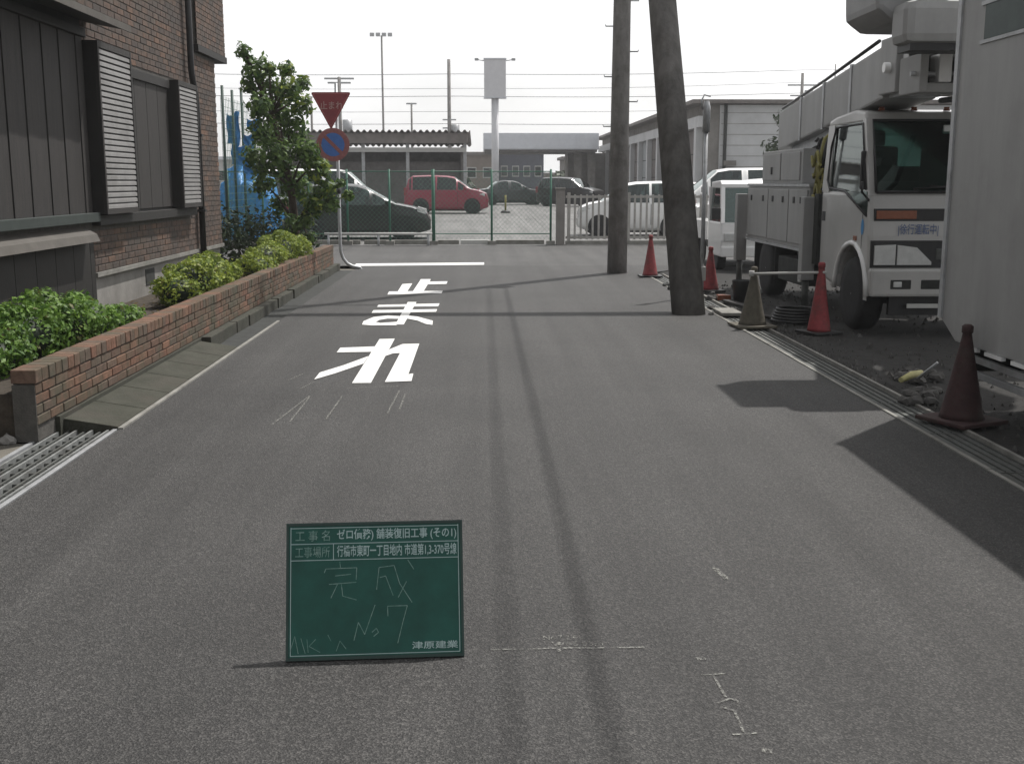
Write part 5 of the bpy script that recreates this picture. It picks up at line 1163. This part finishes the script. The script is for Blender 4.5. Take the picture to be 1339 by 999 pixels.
# ------------------------------------------------------------------ distant poles and wires
def far_pole(label, px, ptop, Y, r, arms=(), box=None, lamp=False, grp='distant utility poles'):
    x = AY(px, 200, Y).x; zt = AY(px, ptop, Y).z; t = thing('distant_pole', label, 'utility pole', (x, Y, .3), grp); b = MB(); b.tube([(x, Y, .1), (x, Y, zt)], [r, r * .7], 8); b.build('pole', M_pole, t)
    for (dz, hw) in arms: b = MB(); b.box(x - hw, x + hw, Y - .06, Y + .06, zt - dz - .05, zt - dz + .05); b.build('cross_arm', M_galv, t)
    if box: b = MB(); b.lathe([(.3, -.45), (.3, .45)], (x + .45, Y - .1, zt - box), 12); b.build('transformer', M_galv, t)
    if lamp:
        b = MB()
        for i in range(4): b.box(x - 1.2 + i * .62, x - .75 + i * .62, Y - .3, Y, zt - .1, zt + .25)
        b.build('floodlight', M_galv, t)
    return x, zt
W = []
W.append(far_pole('thin dark distant pole rising just left of the tall pole sign', 588, 78, 84, .17, [(4.3, .5), (4.9, .5)], 5.1))
far_pole('very tall slender floodlight mast behind the shed roof', 502, 47, 120, .13, [], None, True)
far_pole('distant pole with wide cross arm behind the stop triangle', 446, 101, 70, .14, [(.1, .9), (.35, .7)], 3.0)
far_pole('short distant lamp pole above the middle of the shed roof', 539, 135, 78, .09, [(.05, .35)])
far_pole('short distant pole just left of the stop triangle', 409, 128, 74, .1, [])
W.append(far_pole('distant pole with transformer behind the metal end wall', 1045, 96, 78, .15, [(.8, 1.0), (1.5, .8)], 1.6))
far_pole('pale thin distant pole far beyond the boom', 1087, 84, 110, .09, [])
lines = [(94, 97, 92), (112, 116, 108), (122, 126, 122), (142, 146, 140), (158, 162, 158)]
for i, (l_, m_, r_) in enumerate(lines):
    Y = 84; pts = []
    for px in range(-300, 1700, 50):
        py = np.interp(px, [-300, 200, 588, 1045, 1700], [l_ - 14, l_, m_, r_, r_ - 14]); sg_ = 3.0 * abs(math.sin((px - 588) / 457 * math.pi)); p = AY(px, py + sg_, Y + i * .3); pts.append(p)
    b = MB(); b.tube(pts, .015 if i % 2 else .021, 4, False); tag(b.build('power_line', mat('far_wire', (.22, .22, .24), .7)), 'thin overhead power line crossing the sky behind the pole sign', 'power line', 'overhead power lines')

# ------------------------------------------------------------------ chalkboard in the foreground
bd = thing('chalkboard', 'green construction chalkboard with white lettering standing on the road', 'chalkboard', (-.375, 3.56, 0))
BL, BR = Vector((-.676, 3.545, 0.004)), Vector((-.072, 3.575, .004)); ux = (BR - BL).normalized(); lean = R(19)
fw = Vector((-ux.y, ux.x, 0)); uy = (Vector((0, 0, 1)) * math.cos(lean) + fw * math.sin(lean)).normalized(); nn_ = ux.cross(uy)     # nn_ points to the viewer
BW, BH = (BR - BL).length, .462
def BP(u, v, d=0.0): return BL + ux * (u * BW) + uy * (v * BH) + nn_ * d
def bquad(b, u0, u1, v0, v1, d0, d1): b.hexa([BP(u0, v0, d0), BP(u1, v0, d0), BP(u1, v0, d1), BP(u0, v0, d1), BP(u0, v1, d0), BP(u1, v1, d0), BP(u1, v1, d1), BP(u0, v1, d1)])
b = MB(); bquad(b, .012, .988, .016, .984, -.010, 0); b.build('panel', M_board, bd)
for r4 in ((0, 1, 0, .022), (0, 1, .978, 1), (0, .014, .022, .978), (.986, 1, .022, .978)): b = MB(); bquad(b, *r4, -.016, .004); b.build('frame', mat('board_frame', (.02, .045, .038), .6), bd)
def bstroke(name, segs, wd, m, d=.0012):
    b = MB()
    for i, (u0, v0, u1, v1) in enumerate(segs):
        a, e = BP(u0, v0, d + i * .00004), BP(u1, v1, d + i * .00004); s_ = (e - a).normalized().cross(nn_) * wd; b.quad(a - s_, e - s_, e + s_, a + s_)
    return b.build(name, m, bd)
bstroke('ruled_line', [(.025, .97, .025, .035), (.975, .97, .975, .035), (.025, .035, .975, .035), (.025, .962, .975, .962), (.025, .845, .975, .845), (.025, .725, .975, .725), (.265, .845, .265, .725)], .0012, M_boardline)
def btext(s_, u0, u1, v0, v1, bold, m=M_boardline):
    return text_mesh(s_, 'lettering', m, bd, BP(u0, v0), ux, uy, (u1 - u0) * BW, (v1 - v0) * BH, bold, .0015)
btext('工 事 名', .05, .245, .865, .945, .0, M_boardchalk); btext('工事場所', .05, .245, .745, .825, .0, M_boardchalk)
btext('ゼロ債務) 舗装復旧工事 (その1)', .285, .965, .862, .95, .012); btext('行橋市東町一丁目地内 市道第1,3-370号線', .285, .965, .742, .832, .012)
btext('津原建業', .705, .965, .06, .115, .012)
def hand(pl): # zoom coordinates of the 300,660-640,890 crop -> board uv
    o = []
    for p in pl:
        for a, e in zip(p[:-1], p[1:]):
            f_ = lambda q: ((q[0] - 305 + (q[1] - 110) * .026) / 897, 1 - (q[1] - 108 + (q[0] - 305) * .017) / 678)
            o.append((*f_(a), *f_(e)))
    return o
bstroke('chalk_writing', hand([[(570, 300), (572, 328)], [(490, 355), (498, 335), (655, 330), (650, 390)], [(545, 370), (625, 362)], [(512, 412), (650, 402)], [(555, 412), (520, 480)], [(575, 412), (580, 470), (650, 490)],
    [(752, 440), (768, 330), (845, 320), (870, 410), (930, 505)], [(770, 380), (800, 372), (835, 470)], [(905, 400), (860, 480)], [(915, 292), (945, 340)]]), .0013, M_boardchalk)
bstroke('chalk_writing', hand([[(630, 690), (655, 600), (685, 660), (742, 515)], [(722, 650), (745, 630), (755, 650), (730, 670)], [(805, 572), (805, 522), (905, 520), (880, 600), (850, 705)]]), .0013, M_boardchalk)
bstroke('chalk_writing', hand([[(310, 740), (335, 665), (350, 750)], [(365, 675), (385, 750)], [(395, 680), (400, 745)], [(440, 680), (405, 715), (460, 745)], [(500, 660), (515, 690)], [(540, 740), (560, 690), (590, 730)]]), .0010, M_boardchalk)
b = MB(); b.slab(BP(.45, .9, -.02), BP(.55, .9, -.02), Vector((*(BP(.55, 0) + fw * .33).xy, .004)), Vector((*(BP(.45, 0) + fw * .33).xy, .004)), .012); b.build('rear_stay', M_wood, bd)

# ------------------------------------------------------------------ thin summer haze
b = MB(); b.box(-60, 60, -20, 170, -1.7, 24); hz = b.build('haze', M_dark); hz.data.materials.clear()
hm = bpy.data.materials.new('haze_air'); hm.use_nodes = True; hn = hm.node_tree; hn.nodes.remove(hn.nodes['Principled BSDF'])
pv = hn.nodes.new('ShaderNodeVolumePrincipled'); pv.inputs['Color'].default_value = (.93, .95, .97, 1); pv.inputs['Density'].default_value = .0010; pv.inputs['Anisotropy'].default_value = .3
hn.links.new(pv.outputs[0], hn.nodes['Material Output'].inputs['Volume']); hz.data.materials.append(hm); stuff(hz); hz['label'] = 'thin pale summer haze over the whole lane and car park'; hz['category'] = 'haze'
